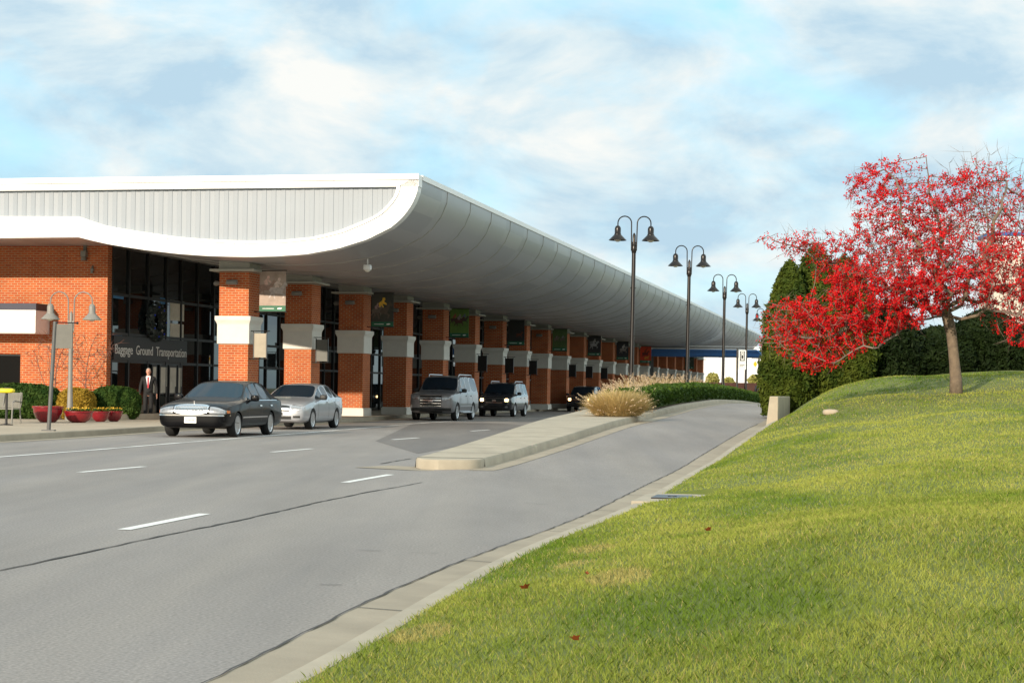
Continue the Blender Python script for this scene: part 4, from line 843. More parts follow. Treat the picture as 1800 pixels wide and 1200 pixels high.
for i in range(4, len(PA)):
    if ch[i] == 0:
        d = (Vector(PA[i])-Vector(PA[par[i]])).normalized(); p = Vector(PA[i])-base2
        for k in range(2):
            dd = (d+Vector((rg.gauss(0,.3), rg.gauss(0,.3), rg.gauss(.5,.3)))).normalized(); q = p+dd*rg.uniform(.3, .7); u = dd.orthogonal().normalized()*.005; v = dd.cross(u)
            mb.add([p+u*1.4, p-u*.7+v*1.2, p-u*.7-v*1.2, q], [(0,1,3),(1,2,3),(2,0,3)])
mb.build('branches', Mt['twig'], bt, fix=False)
# evergreens
def evergreen(px, ptop, wpx, Y, n, label, name='evergreen_tree', leaf=.062, m='ever'):
    c = at(px, 600, Y); zb_ = zg(px, 600, Y)-.05; top = at(px, ptop, Y).z; Hh = top-zb_; Rr = wpx*Y/FPX/2
    e_ = empty(name, (c.x, Y, zb_), random.uniform(0, 6), label, 'tree', 'evergreen trees behind the lawn')
    t = RNG.random(n)**.9; a_ = RNG.uniform(0, 2*pi, n)
    prof = lambda t: np.clip((1-t**4), 0, 1)**.62*(.88+.12*np.sin(np.clip(t*3.1, 0, pi)))
    sd = random.uniform(0, 50); lump = .74+.55*fbm(a_*1.8+sd, t*Hh*1.1+sd, 5); lump = lump*np.where(RNG.random(n) < .12, RNG.uniform(1, 1.16, n), 1)
    r = Rr*prof(t)*lump*(1-.35*RNG.random(n)**2.5)
    P = np.stack([r*np.cos(a_), r*np.sin(a_), t*Hh*(1+.03*RNG.normal(0, 1, n))], 1)
    Nn = np.stack([np.cos(a_), np.sin(a_), .55+0*a_], 1)
    np_mesh('crown', leaf_quads(P, unit(Nn), leaf, .75, 2.4), 4, Mt[m], e_); mk = m
    m = MB(); vs = []
    for i in range(12):
        tt = i/11*.93
        for j in range(18):
            rr_ = Rr*float(prof(np.array(tt)))*.66*(.85+.3*random.random()); vs.append((rr_*math.cos(j*pi/9), rr_*math.sin(j*pi/9), .15+tt*Hh*.96))
    m.add(vs, [(i*18+j, i*18+(j+1) % 18, (i+1)*18+(j+1) % 18, (i+1)*18+j) for i in range(11) for j in range(18)]); m.build('branch_core', Mt[mk], e_, smooth='all', fix=False)
    MB().tube([(0,0,-.2),(0,0,1.2)], [.12,.09], 8).build('trunk', Mt['bark'], e_)
evergreen(1386, 474, 94, 53.0, 42000, 'leftmost dark evergreen, beside the retaining wall end')
evergreen(1432, 446, 104, 53.8, 44000, 'tallest dark evergreen, second from the left behind the red branches')
evergreen(1482, 464, 112, 54.2, 40000, 'dark evergreen right of the tallest one, mostly covered by red berries')
evergreen(1556, 540, 140, 55.5, 30000, 'dark evergreen behind the lower red branches left of the trunk', m='yew')
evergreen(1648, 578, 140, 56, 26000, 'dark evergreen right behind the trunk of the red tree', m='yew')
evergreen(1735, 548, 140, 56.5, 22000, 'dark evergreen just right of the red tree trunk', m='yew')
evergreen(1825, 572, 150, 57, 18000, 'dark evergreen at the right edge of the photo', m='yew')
# bare reddish shrubs against the brick wall
for px, Y, sd, lb, wsp in ((95, 62.6, 21, 'leafless reddish shrub against the brick wall, behind the leaning post', 70), (150, 62.8, 22, 'leafless reddish shrub against the brick wall, right of the pale lamp', 90)):
    p = at(px, 690, Y); b_ = Vector((p.x, Y, .15)); tks = [b_, b_+Vector((0,0,.3)), b_+Vector((0,0,.5))]
    PA, par, ch, rad = colonize(b_, tks, [(px-10, 625, wsp*.55, 42, 1, 0), (px+25, 615, wsp*.5, 36, 1, 0), (px, 660, 30, 30, .4, 0)], 260, Y, 'shrub', r0=.005, seed=sd, infl=2, kill=.2, step=.14, rmin=.007)
    sh = empty('bare_shrub', b_, 0, lb, 'shrub'); mb = MB().tube([q-b_ for q in tks], [.05,.04,.035], 6); branch_mesh(PA, par, np.minimum(rad, .03), mb, b_, range(3, len(PA)), 4)
    for i in range(3, len(PA)):
        if ch[i] == 0:
            d = (Vector(PA[i])-Vector(PA[par[i]])).normalized(); p = Vector(PA[i])-b_
            for k in range(4):
                dd = (d+Vector((rg.gauss(0,.4), rg.gauss(0,.4), rg.gauss(.2,.3)))).normalized(); q = p+dd*rg.uniform(.15, .45); u = dd.orthogonal().normalized()*.005; v = dd.cross(u); mb.add([p+u*1.4, p-u*.7+v*1.2, p-u*.7-v*1.2, q], [(0,1,3),(1,2,3),(2,0,3)])
    mb.build('branches', Mt['redtwig'], sh, fix=False)
# stone in the lawn by the mulch
q = at(1460, 727, 47); zz = zg(1460, 727, 45)
YS = 45.0
for _ in range(40):
    a, b = ray(1460, 727); zz = EYE+b*YS; e_ = zz-float(zbank(np.array(a*YS), np.array(YS))); YS += e_*2
tag(MB().sell((0,0,0), (.17,.13,.07), .7, 14, 8).build('stone', Mt['walk'], smooth=True, loc=(a*YS, YS, zz+.03)), 'flat pale stone lying in the lawn below the evergreen trees', 'stone')
# little yellow green trees in front of the far white building
for i, px in enumerate((1252, 1281, 1326)):
    Y = 238; p = at(px, 672, Y); e_ = empty('small_tree', (p.x, Y, 0), 0, ['small yellow green tree behind the low red brick wall, leftmost of three', 'smallest of three yellow green trees behind the low red brick wall', 'small yellow green tree behind the low red brick wall, right of the lamp posts'][i], 'tree', 'small trees by the white building')
    h = [4.2, 3.6, 4.0][i]; n = 700; u = unit(RNG.normal(0, 1, (n, 3)))*(RNG.random((n, 1))**.4)*np.array([.9, .9, 1.0]); np_mesh('crown', leaf_quads(u+[0,0,h-1.0], u, .28, .8), 4, mat_leaf('yellow green leaves', (.25,.26,.06), (.40,.36,.12), .3, 1) if i == 0 else bpy.data.materials['yellow green leaves'], e_)
    MB().tube([(0,0,-.1),(0,0,h-1)], [.1,.05], 6).build('trunk', Mt['bark'], e_)
# ------------------------------------------------------------------ cars
from mathutils.bvhtree import BVHTree
def car_body(st, wheels, rw, hw, segs):
    """st: stations front to rear (x, zlow, zmid, zbelt, ztop, wlow, wmid, wbelt, wtop); segs: window segment indices"""
    bm = bmesh.new(); rings = []; cl_ = bm.edges.layers.float.get('crease_edge') or bm.edges.layers.float.new('crease_edge')
    for (x, zl, zm, zb, zt, wl, wm, wb, wt) in st:
        half = [(0, zl), (wl*.85, zl), (wl, zl+.06), (wm, zm), (wb, zb), (wt, zt-.03), (wt*.62, zt), (0, zt+.012)]
        rings.append([bm.verts.new((x, a, b)) for a, b in half + [(-a, b) for a, b in half[-2:0:-1]]])
    n = len(rings[0]); F = {}
    for i in range(len(rings)-1):
        for j in range(n): F[(i, j)] = bm.faces.new((rings[i][j], rings[i][(j+1) % n], rings[i+1][(j+1) % n], rings[i+1][j]))
    bm.faces.new(rings[0][::-1]); bm.faces.new(rings[-1])
    bmesh.ops.recalc_face_normals(bm, faces=bm.faces)
    for i in range(len(rings)-1):
        for j, c in ((4, .55), (10, .55), (5, .35), (9, .35), (2, .5), (12, .5), (1, .7), (13, .7)):
            e = bm.edges.get((rings[i][j], rings[i+1][j])); e[cl_] = c
    for i in (segs['wind'], segs['rear']+1):                          # cowl and rear window base stay crisp
        for j in range(5, 9): bm.edges.get((rings[i][j], rings[i][j+1]))[cl_] = .6
    gl = []
    for i in segs['side']:
        for j in (4, 9): gl.append(([F[(i, j)]], .032))
    tops = [5, 6, 7, 8]
    gl.append(([F[(segs['wind'], j)] for j in tops], .035)); gl.append(([F[(segs['rear'], j)] for j in tops], .045))
    for fs, th in gl:
        bmesh.ops.inset_region(bm, faces=fs, thickness=th, depth=-.004, use_even_offset=True)
        fset = set(fs); vc = bm.verts.layers.float.get('crease_vert') or bm.verts.layers.float.new('crease_vert')
        for f in fs:
            for v in f.verts:
                if sum(q in fset for q in v.link_faces) == 1: v[vc] = .92
        for f in fs:
            f.material_index = 1
            for e in f.edges:
                if any(lf not in fset for lf in e.link_faces): e[cl_] = 1
    for j in (1, 12):
        for i in range(len(rings)-1): F[(i, j)].material_index = 2
    me = bpy.data.meshes.new('tmp'); bm.to_mesh(me); bm.free()
    o = bpy.data.objects.new('tmp', me); COL.objects.link(o)
    for k in range(3): me.materials.append(None)
    s = o.modifiers.new('s', 'SUBSURF'); s.levels = 2; s.render_levels = 2
    cut = MB()
    for x in wheels:
        for sgn in (-1, 1):
            M = Matrix.Translation((x, sgn*hw, rw)) @ Matrix.Rotation(pi/2, 4, 'X'); cut.lathe([(rw*1.11, -.34), (rw*1.11, .3)], 32, (0,0,0), 0, M)
    cm = bpy.data.meshes.new('cut'); cm.from_pydata(cut.v, [], cut.f); b_ = bmesh.new(); b_.from_mesh(cm); bmesh.ops.recalc_face_normals(b_, faces=b_.faces); b_.to_mesh(cm); b_.free()
    for k in range(3): cm.materials.append(None)
    cm.polygons.foreach_set('material_index', [2]*len(cm.polygons))
    co_ = bpy.data.objects.new('cut', cm); COL.objects.link(co_)
    bo = o.modifiers.new('b', 'BOOLEAN'); bo.operation = 'DIFFERENCE'; bo.object = co_; bo.solver = 'EXACT'
    dg = bpy.context.evaluated_depsgraph_get(); dg.update(); r_ = bpy.data.meshes.new_from_object(o.evaluated_get(dg)); bpy.data.objects.remove(o); bpy.data.objects.remove(co_)
    return r_
class Skin:                                                           # lays panels, lamps and strips on the body shell
    def __init__(s, me): s.b = BVHTree.FromPolygons([v.co for v in me.vertices], [tuple(p.vertices) for p in me.polygons])
    def cast(s, o, d):
        h = s.b.ray_cast(Vector(o), Vector(d)); return h[0]
    def patch(s, us, vf, fn, d, off, m=0, mb=None, nv=5):             # us: along list, vf(u)->(v0,v1), fn(u,v)->ray origin
        mb = mb or MB(); rows = []; d = Vector(d)
        for u in us:
            v0, v1 = vf(u); r = []
            for k in range(nv):
                o = Vector(fn(u, v0+(v1-v0)*k/(nv-1))); h = s.cast(o, d); r.append(h)
            rows.append(r)
        flat = [h for r in rows for h in r if h is not None]
        if not flat: return mb
        for r in rows:
            for k in range(nv):
                if r[k] is None: r[k] = min(flat, key=lambda q: (q-Vector(fn(us[rows.index(r)], sum(vf(us[rows.index(r)]))/2))).length)
        N_ = len(us); top = [[h-d*off for h in r] for r in rows]; bot = [[h+d*.03 for h in r] for r in rows]
        vs = [p for r in top for p in r]; fs = [(i*nv+k, i*nv+k+1, (i+1)*nv+k+1, (i+1)*nv+k) for i in range(N_-1) for k in range(nv-1)]
        b0 = len(vs); ring = [(i, 0) for i in range(N_)]+[(N_-1, k) for k in range(1, nv)]+[(i, nv-1) for i in range(N_-2, -1, -1)]+[(0, k) for k in range(nv-2, 0, -1)]
        vs += [bot[i][k] for i, k in ring]; L_ = len(ring)
        fs += [(ring[q][0]*nv+ring[q][1], ring[(q+1) % L_][0]*nv+ring[(q+1) % L_][1], b0+(q+1) % L_, b0+q) for q in range(L_)]
        mb.add(vs, fs, m); return mb
    def front(s, y0, y1, zf, off=.01, n=9, mb=None, nv=5): return s.patch(list(np.linspace(y0, y1, n)), zf, lambda u, v: (4, u, v), (-1, 0, 0), off, 0, mb, nv)
    def side(s, sg, x0, x1, zf, off=.006, n=9, mb=None, nv=3): return s.patch(list(np.linspace(x0, x1, n)), zf, lambda u, v: (u, sg*3, v), (0, -sg, 0), off, 0, mb, nv)
def car(name, st, wheels, rw, hw, segs, paint, label, loc, rz, parts, spokes=7, rimk=.70):
    e_ = empty(name, loc, rz, label, 'car', 'cars in front of the terminal')
    me = car_body(st, wheels, rw, hw, segs); sk = Skin(me); bm = bmesh.new(); bm.from_mesh(me)
    groups = {}; seen = set()
    for f in bm.faces:
        if f.material_index == 1 and f not in seen:
            stck, isl = [f], []; seen.add(f)
            while stck:
                q = stck.pop(); isl.append(q)
                for ed in q.edges:
                    for lf in ed.link_faces:
                        if lf not in seen and lf.material_index == 1: seen.add(lf); stck.append(lf)
            c = sum((q.calc_center_median() for q in isl), Vector())/len(isl)
            nm = 'side_window' if abs(c.y) > .35 else ('windshield' if c.x > (wheels[0]+wheels[1])/2 else 'rear_window')
            groups.setdefault(nm, []).append([[v.co.copy() for v in q.verts] for q in isl])
    bmesh.ops.delete(bm, geom=[f for f in bm.faces if f.material_index == 1], context='FACES')
    bm.to_mesh(me); bm.free(); me.name = 'body'; me.materials.clear()
    for m in (paint, paint, Mt['trim']): me.materials.append(m)
    me.polygons.foreach_set('use_smooth', [True]*len(me.polygons)); me.set_sharp_from_angle(angle=R(38))
    o = bpy.data.objects.new('body', me); COL.objects.link(o); o.parent = e_
    for nm, isl in groups.items():
        for polys in isl:
            mb = MB()
            for p in polys: mb.add(p, [tuple(range(len(p)))])
            mb.build(nm, Mt['carglass'], e_, smooth='all')
    for x in wheels:
        for s in (-1, 1):
            M = Matrix.Translation((x, s*(hw-.115), rw)) @ Matrix.Rotation(-s*pi/2, 4, 'X'); rr = rw*rimk
            w = MB().lathe([(.03,.075),(.055,.085),(.06,.07)], 14, (0,0,0), 0, M).lathe([(rr*.88,.085),(rr*.95,.102),(rr,.105),(rr*1.02,.09),(rr*1.0,-.09),(rr*.88,-.09)], 28, (0,0,0), 0, M)
            for k in range(spokes):
                Mk = M @ Matrix.Rotation(2*pi*k/spokes, 4, 'Z'); w.add([Mk @ Vector(p) for p in ((.04,-.03,.078),(rr*.9,-.04,.095),(rr*.9,.04,.095),(.04,.03,.078),(.04,-.03,.04),(rr*.9,-.04,.05),(rr*.9,.04,.05),(.04,.03,.04))], [(0,1,2,3),(0,4,5,1),(3,2,6,7)])
            w = w.build('wheel', Mt['rim'], e_, smooth=True)
            MB().lathe([(rr*.99,-.105),(rw*.93,-.112),(rw,-.07),(rw,.07),(rw*.93,.112),(rr*1.0,.105),(rr*.99,.0)], 32, (0,0,0), 0, M).build('tyre', Mt['tyre'], w, smooth=True)
            MB().lathe([(.01,.0),(rr*.88,.0),(rr*.88,-.01)], 24, (0,0,0), 0, M).build('brake_disc', Mt['dark'], w)
    for nm, mb, m in parts(sk): mb.build(nm, m, e_, smooth=True)
    return e_
rot = lambda ax, a: Matrix.Rotation(a, 4, ax)
c2 = lambda a, b: (lambda u: (a, b))
def common(sk, handles, hz, seams, mx_, mz, mm, hm):
    out = []
    for s in (-1, 1):
        h = sk.cast((mx_, s*3, mz-.06), (0, -s, 0)); y = abs(h.y) if h else .9
        out.append(('mirror', MB().sell((mx_, s*(y+.13), mz), (.07,.115,.085), .5).tube([(mx_+.03, s*(y-.03), mz-.07), (mx_, s*(y+.1), mz-.04)], .03, 6), mm))
        for x in handles: out.append(('door_handle', sk.side(s, x-.09, x+.09, c2(hz-.02, hz+.02), .028), hm))
        m = MB()
        for x, z0, z1 in seams: sk.side(s, x-.006, x+.006, c2(z0, z1), .002, 2, m, 7)
        out.append(('door_gap', m, Mt['dark']))
    return out
def place(frontR, d, track, axle):               # contact point of the car's left front wheel -> car origin and heading
    ang = math.atan2(d.y, d.x); left = Vector((-d.y, d.x, 0)); return frontR - left*track/2 - d*axle, ang
# --- black limousine sedan
st = [(2.70,.30,.5,.66,.74,.70,.82,.80,.66),(2.62,.25,.48,.74,.82,.84,.92,.88,.72),(2.25,.22,.5,.83,.92,.90,.98,.93,.78),(1.4,.22,.5,.90,1.0,.92,.99,.94,.80),(.98,.22,.5,.93,1.03,.92,.99,.95,.82),(.22,.22,.5,.95,1.43,.92,.99,.95,.66),(-.40,.22,.5,.96,1.49,.92,.99,.95,.68),(-1.12,.22,.5,.96,1.475,.92,.99,.95,.67),(-1.5,.22,.5,.97,1.41,.92,.99,.94,.65),(-2.05,.22,.5,.98,1.09,.92,.98,.92,.76),(-2.5,.24,.55,.96,1.03,.88,.95,.89,.76),(-2.70,.34,.6,.84,.90,.78,.86,.82,.70)]
def tc(sk):
    P = [('grille', sk.front(-.46, .46, lambda u: (.575+.10*(abs(u)/.46)**3, .865-.05*(abs(u)/.46)**4), .035, 15), Mt['chrome'])]
    m = MB()
    for y in np.linspace(-.40, .40, 21): sk.front(y-.007, y+.007, lambda u: (.615+.07*(abs(y)/.46)**3, .815-.03*(abs(y)/.46)**4), .045, 2, m, 3)
    P.append(('grille_bars', m, Mt['plate']))
    for s in (-1, 1):
        P.append(('headlight', sk.front(s*.49, s*.90, lambda u: (.615, .80-.10*((abs(u)-.49)/.41)**2), .012, 12), Mt['lamp']))
        P.append(('indicator', sk.side(s, 2.36, 2.5, c2(.63, .70), .012), Mt['amber']))
        P.append(('side_trim', sk.side(s, -.86, 1.36, c2(.50, .535), .012, 20), Mt['chrome'])); P.append(('window_trim', sk.side(s, -1.9, .9, c2(.955, .972), .008, 30), Mt['chrome']))
    P.append(('bumper_strip', sk.front(-.94, .94, c2(.555, .59), .03, 25), Mt['chrome'])); P.append(('bumper', sk.front(-.93, .93, c2(.30, .53), .04, 25), Mt['black']))
    h = sk.cast((4, 0, .42), (-1, 0, 0)); P.append(('licence_plate', MB().box(h.x+.05, h.x+.062, -.16, .16, .37, .53), Mt['letter']))
    m = MB()
    for y in np.linspace(-.09, .09, 6): m.box(h.x+.0625, h.x+.064, y-.010, y+.008, .425, .475)
    P.append(('plate_marks', m, Mt['grey']))
    P.append(('bonnet_ornament', MB().box(2.44, 2.46, -.012, .012, .86, .94), Mt['chrome']))
    m = MB()
    for k in range(14):
        y = -.36+.055*k; o = sk.cast((4, y, 1.40), (-1, 0, -.0)); 
        if o: m.add([(o.x+.012, y-.02, 1.388), (o.x+.012, y+.02, 1.388), (o.x-.03, y+.02, 1.412), (o.x-.03, y-.02, 1.412)], [(0,1,2,3)])
    P.append(('windshield_lettering', m, Mt['letter']))
    return P + common(sk, (-.22, -1.22), .82, ((.78,.32,.93),(-.36,.32,.95),(-1.25,.55,.95)), .60, 1.02, Mt['black'], Mt['chrome'])
f_ = G(411, 768); dv = Vector((-.155, -1, 0)).normalized(); loc, rz = place(f_, dv, 1.68, 1.72)
car('black_sedan', st, (1.72, -1.27), .325, .955, dict(side=[4,5,6,7], wind=4, rear=8), Mt['black'], 'shiny black limousine sedan with a chrome grille, first car of the row', loc, rz, tc, 9, .74)
# --- silver sedan
st = [(2.40,.30,.5,.62,.70,.66,.76,.74,.58),(2.28,.23,.46,.72,.80,.78,.86,.82,.70),(1.95,.20,.46,.82,.90,.83,.90,.86,.76),(1.35,.20,.46,.89,.98,.84,.90,.87,.78),(1.05,.20,.46,.92,1.02,.84,.90,.88,.78),(.10,.20,.46,.95,1.42,.84,.90,.88,.62),(-.5,.20,.46,.97,1.475,.84,.90,.88,.63),(-1.1,.20,.46,.99,1.45,.84,.90,.88,.62),(-1.5,.20,.46,1.01,1.37,.84,.90,.87,.60),(-2.1,.20,.5,1.03,1.12,.84,.89,.85,.66),(-2.36,.26,.55,.99,1.06,.78,.85,.81,.64),(-2.46,.4,.6,.86,.92,.70,.78,.74,.60)]
def mbp(sk):
    P = []
    for s in (-1, 1):
        P.append(('headlight', sk.front(s*.44, s*.83, lambda u: (.625+.06*((abs(u)-.44)/.39), .80-.06*((abs(u)-.44)/.39)), .012, 12), Mt['lamp']))
        P.append(('fog_lamp', sk.front(s*.50, s*.72, c2(.37, .44), .008, 6), Mt['trim'])); P.append(('window_trim', sk.side(s, -1.9, .95, c2(.965, .98), .008, 30), Mt['chrome']))
    P += [('grille', sk.front(-.38, .38, lambda u: (.575, .635), .010, 12), Mt['trim']), ('grille', sk.front(-.38, .38, lambda u: (.70, .775-.03*(u/.38)**2), .010, 12), Mt['trim']), ('grille_bar', sk.front(-.39, .39, c2(.637, .698), .018, 12), Mt['chrome']), ('lower_grille', sk.front(-.44, .44, c2(.33, .43), .010, 12), Mt['trim'])]
    h = sk.cast((4, 0, .52), (-1, 0, 0)); P.append(('licence_plate', MB().box(h.x+.015, h.x+.03, -.16, .16, .46, .56), Mt['trim']))
    return P + common(sk, (-.25, -1.2), .86, ((.80,.30,.92),(-.42,.30,.96),(-1.28,.5,.97)), .62, 1.02, Mt['trim'], Mt['silver'])
dv = Vector((-.17, -1, 0)).normalized(); loc, rz = place(G(545, 754.5), dv, 1.57, 1.42)
car('silver_sedan', st, (1.42, -1.43), .325, .885, dict(side=[4,5,6,7], wind=4, rear=8), Mt['silver'], 'silver sedan parked behind the black limousine', loc, rz, mbp, 10, .72)
# --- sport utility cars
def suv_st(L, W, H, hood, cow, roofx, rearx, zb):
    f = L/2; return [(f-.02,.40,.62,hood-.14,hood-.05,W*.80,W*.88,W*.86,W*.72),(f-.14,.33,.58,hood-.05,hood+.02,W*.90,W*.96,W*.92,W*.80),(f-.5,.30,.56,hood,hood+.06,W*.93,W*.99,W*.95,W*.83),(cow+.35,.30,.56,zb-.03,hood+.11,W*.94,W,W*.96,W*.84),(cow,.30,.56,zb,hood+.14,W*.94,W,W*.96,W*.83),(roofx,.30,.56,zb,H-.04,W*.94,W,W*.96,W*.76),(roofx-.75,.30,.56,zb+.01,H+.02,W*.94,W,W*.96,W*.77),(roofx-1.6,.30,.56,zb+.02,H+.02,W*.94,W,W*.96,W*.77),(rearx,.30,.56,zb+.03,H-.01,W*.94,W*.99,W*.95,W*.76),(-f+.10,.32,.6,zb+.02,zb+.16,W*.91,W*.97,W*.93,W*.79),(-f,.42,.62,zb-.2,zb-.1,W*.86,W*.92,W*.88,W*.76)]
def suv(name, dims, wheels, rw, paint, label, fr, dirv, lit, mir, style, spokes=6):
    L, W, H, hood, cow, roofx, rearx, zb = dims; dv = Vector(dirv).normalized(); loc, rz = place(fr, dv, 2*(W-.13), wheels[0]); f = L/2
    def parts(sk):
        P = []; g0, g1 = (.60, hood-.06) if style == 'big' else (hood-.33, hood-.06) if style == 'mid' else (hood-.22, hood-.10)
        for s in (-1, 1):
            P.append(('headlight', sk.front(s*W*.50, s*W*.86, lambda u: (hood-.27+.05*(abs(u)/W-.5), hood-.055-.06*(abs(u)/W-.5)), .012, 10), Mt['lamp']))
            if lit: P.append(('headlight_bulb', sk.front(s*W*.60, s*W*.76, c2(hood-.235, hood-.10), .03, 6), Mt['lit']))
            P.append(('fog_lamp', sk.front(s*W*.60, s*W*.74, c2(.46, .56), .012, 6), Mt['lamp'] if style != 'van' else Mt['trim']))
            P.append(('roof_rail', MB().tube([(roofx-.25, s*W*.66, H-.03),(roofx-.4, s*W*.67, H+.065),(rearx+.25, s*W*.67, H+.065),(rearx+.1, s*W*.66, H-.03)], .026, 6), Mt['rim'])) if style != 'van' else None
            if style == 'big': P.append(('running_board', MB().sell((-.05, s*W*.97, .36), (1.0,.09,.035), .4), Mt['rim'])); P.append(('side_trim', sk.side(s, -1.0, 1.25, c2(.60, .66), .012, 16), Mt['rim']))
        P.append(('grille', sk.front(-W*.47, W*.47, c2(g0, g1), .012, 14), Mt['trim']))
        m = MB(); nb = 5 if style == 'big' else 2
        for k in range(nb): z = g0+.02+(g1-g0-.05)*k/(nb-1); sk.front(-W*.46, W*.46, c2(z, z+(.055 if style == 'big' and k == 2 else .03)), .03, 14, m, 3)
        sk.front(-.10, .10, c2((g0+g1)/2-.045, (g0+g1)/2+.045), .04, 5, m, 3); P.append(('grille_bars', m, Mt['chrome']))
        P.append(('bumper', sk.front(-W*.88, W*.88, c2(.42, .55) if style == 'big' else c2(.56, .70), .035, 20), paint if style != 'big' else Mt['trim'])); P.append(('lower_grille', sk.front(-W*.5, W*.5, c2(.36, .41) if style == 'big' else c2(.40, .54), .010, 12), Mt['trim']))
        h = sk.cast((4, 0, .5), (-1, 0, 0)); P.append(('licence_plate', MB().box(h.x+.04, h.x+.055, -.16, .16, .42, .54), Mt['dark']))
        P.append(('wiper', MB().tube([(cow-.02, .55, hood+.19),(cow-.12, .1, hood+.25)], .012, 5).tube([(cow-.02, -.05, hood+.19),(cow-.12, -.5, hood+.25)], .012, 5), Mt['dark']))
        return [p for p in P if p] + common(sk, (roofx-.62, roofx-1.6), zb-.13, ((cow-.12,.36,zb-.02),(roofx-.80,.36,zb),(roofx-1.75,.6,zb)), cow-.38, zb+.10, mir, paint)
    return car(name, suv_st(*dims), wheels, rw, W-.02, dict(side=[4,5,6,7], wind=4, rear=8), paint, label, loc, rz, parts, spokes)
suv('silver_suv', (5.3, 1.0, 1.93, 1.16, 1.25, .62, -2.40, 1.20), (1.72, -1.38), .385, Mt['suv'], 'large silver grey four wheel drive car with roof rails standing under the canopy', G(800, 739.3), (-.2, -1, 0), False, Mt['trim'], 'big')
suv('dark_crossover', (4.75, .94, 1.74, 1.02, 1.22, .48, -2.10, 1.08), (1.42, -1.37), .355, Mt['darkcar'], 'dark blue grey crossover with lit headlamps behind the big silver car', G(902, 732.4), (-.2, -1, 0), True, Mt['darkcar'], 'mid', 5)
suv('dark_minivan', (4.9, .96, 1.72, .98, 1.40, .45, -2.25, 1.05), (1.50, -1.45), .335, Mt['darkcar'], 'dark minivan with a lit headlamp, last car of the row beside the dry grass', G(1043, 723.5), (-.2, -1, 0), True, Mt['darkcar'], 'van', 5)

# ------------------------------------------------------------------ people
def skin_mesh(name, verts, edges, mat_, parent, root=0, sub=2):
    me = bpy.data.meshes.new(name); me.from_pydata([v[0] for v in verts], edges, []); o = bpy.data.objects.new(name, me); COL.objects.link(o)
    o.modifiers.new('skin', 'SKIN'); ss = o.modifiers.new('sub', 'SUBSURF'); ss.levels = ss.render_levels = sub
    for i, v in enumerate(verts):
        sv = me.skin_vertices[0].data[i]; r = v[1]; sv.radius = r if isinstance(r, tuple) else (r, r); sv.use_root = (i == root)
    dg = bpy.context.evaluated_depsgraph_get(); dg.update(); m2 = bpy.data.meshes.new_from_object(o.evaluated_get(dg)); bpy.data.objects.remove(o)
    m2.materials.clear(); m2.materials.append(mat_); m2.polygons.foreach_set('use_smooth', [True]*len(m2.polygons)); m2.name = name
    o = bpy.data.objects.new(name, m2); COL.objects.link(o); o.parent = parent; return o
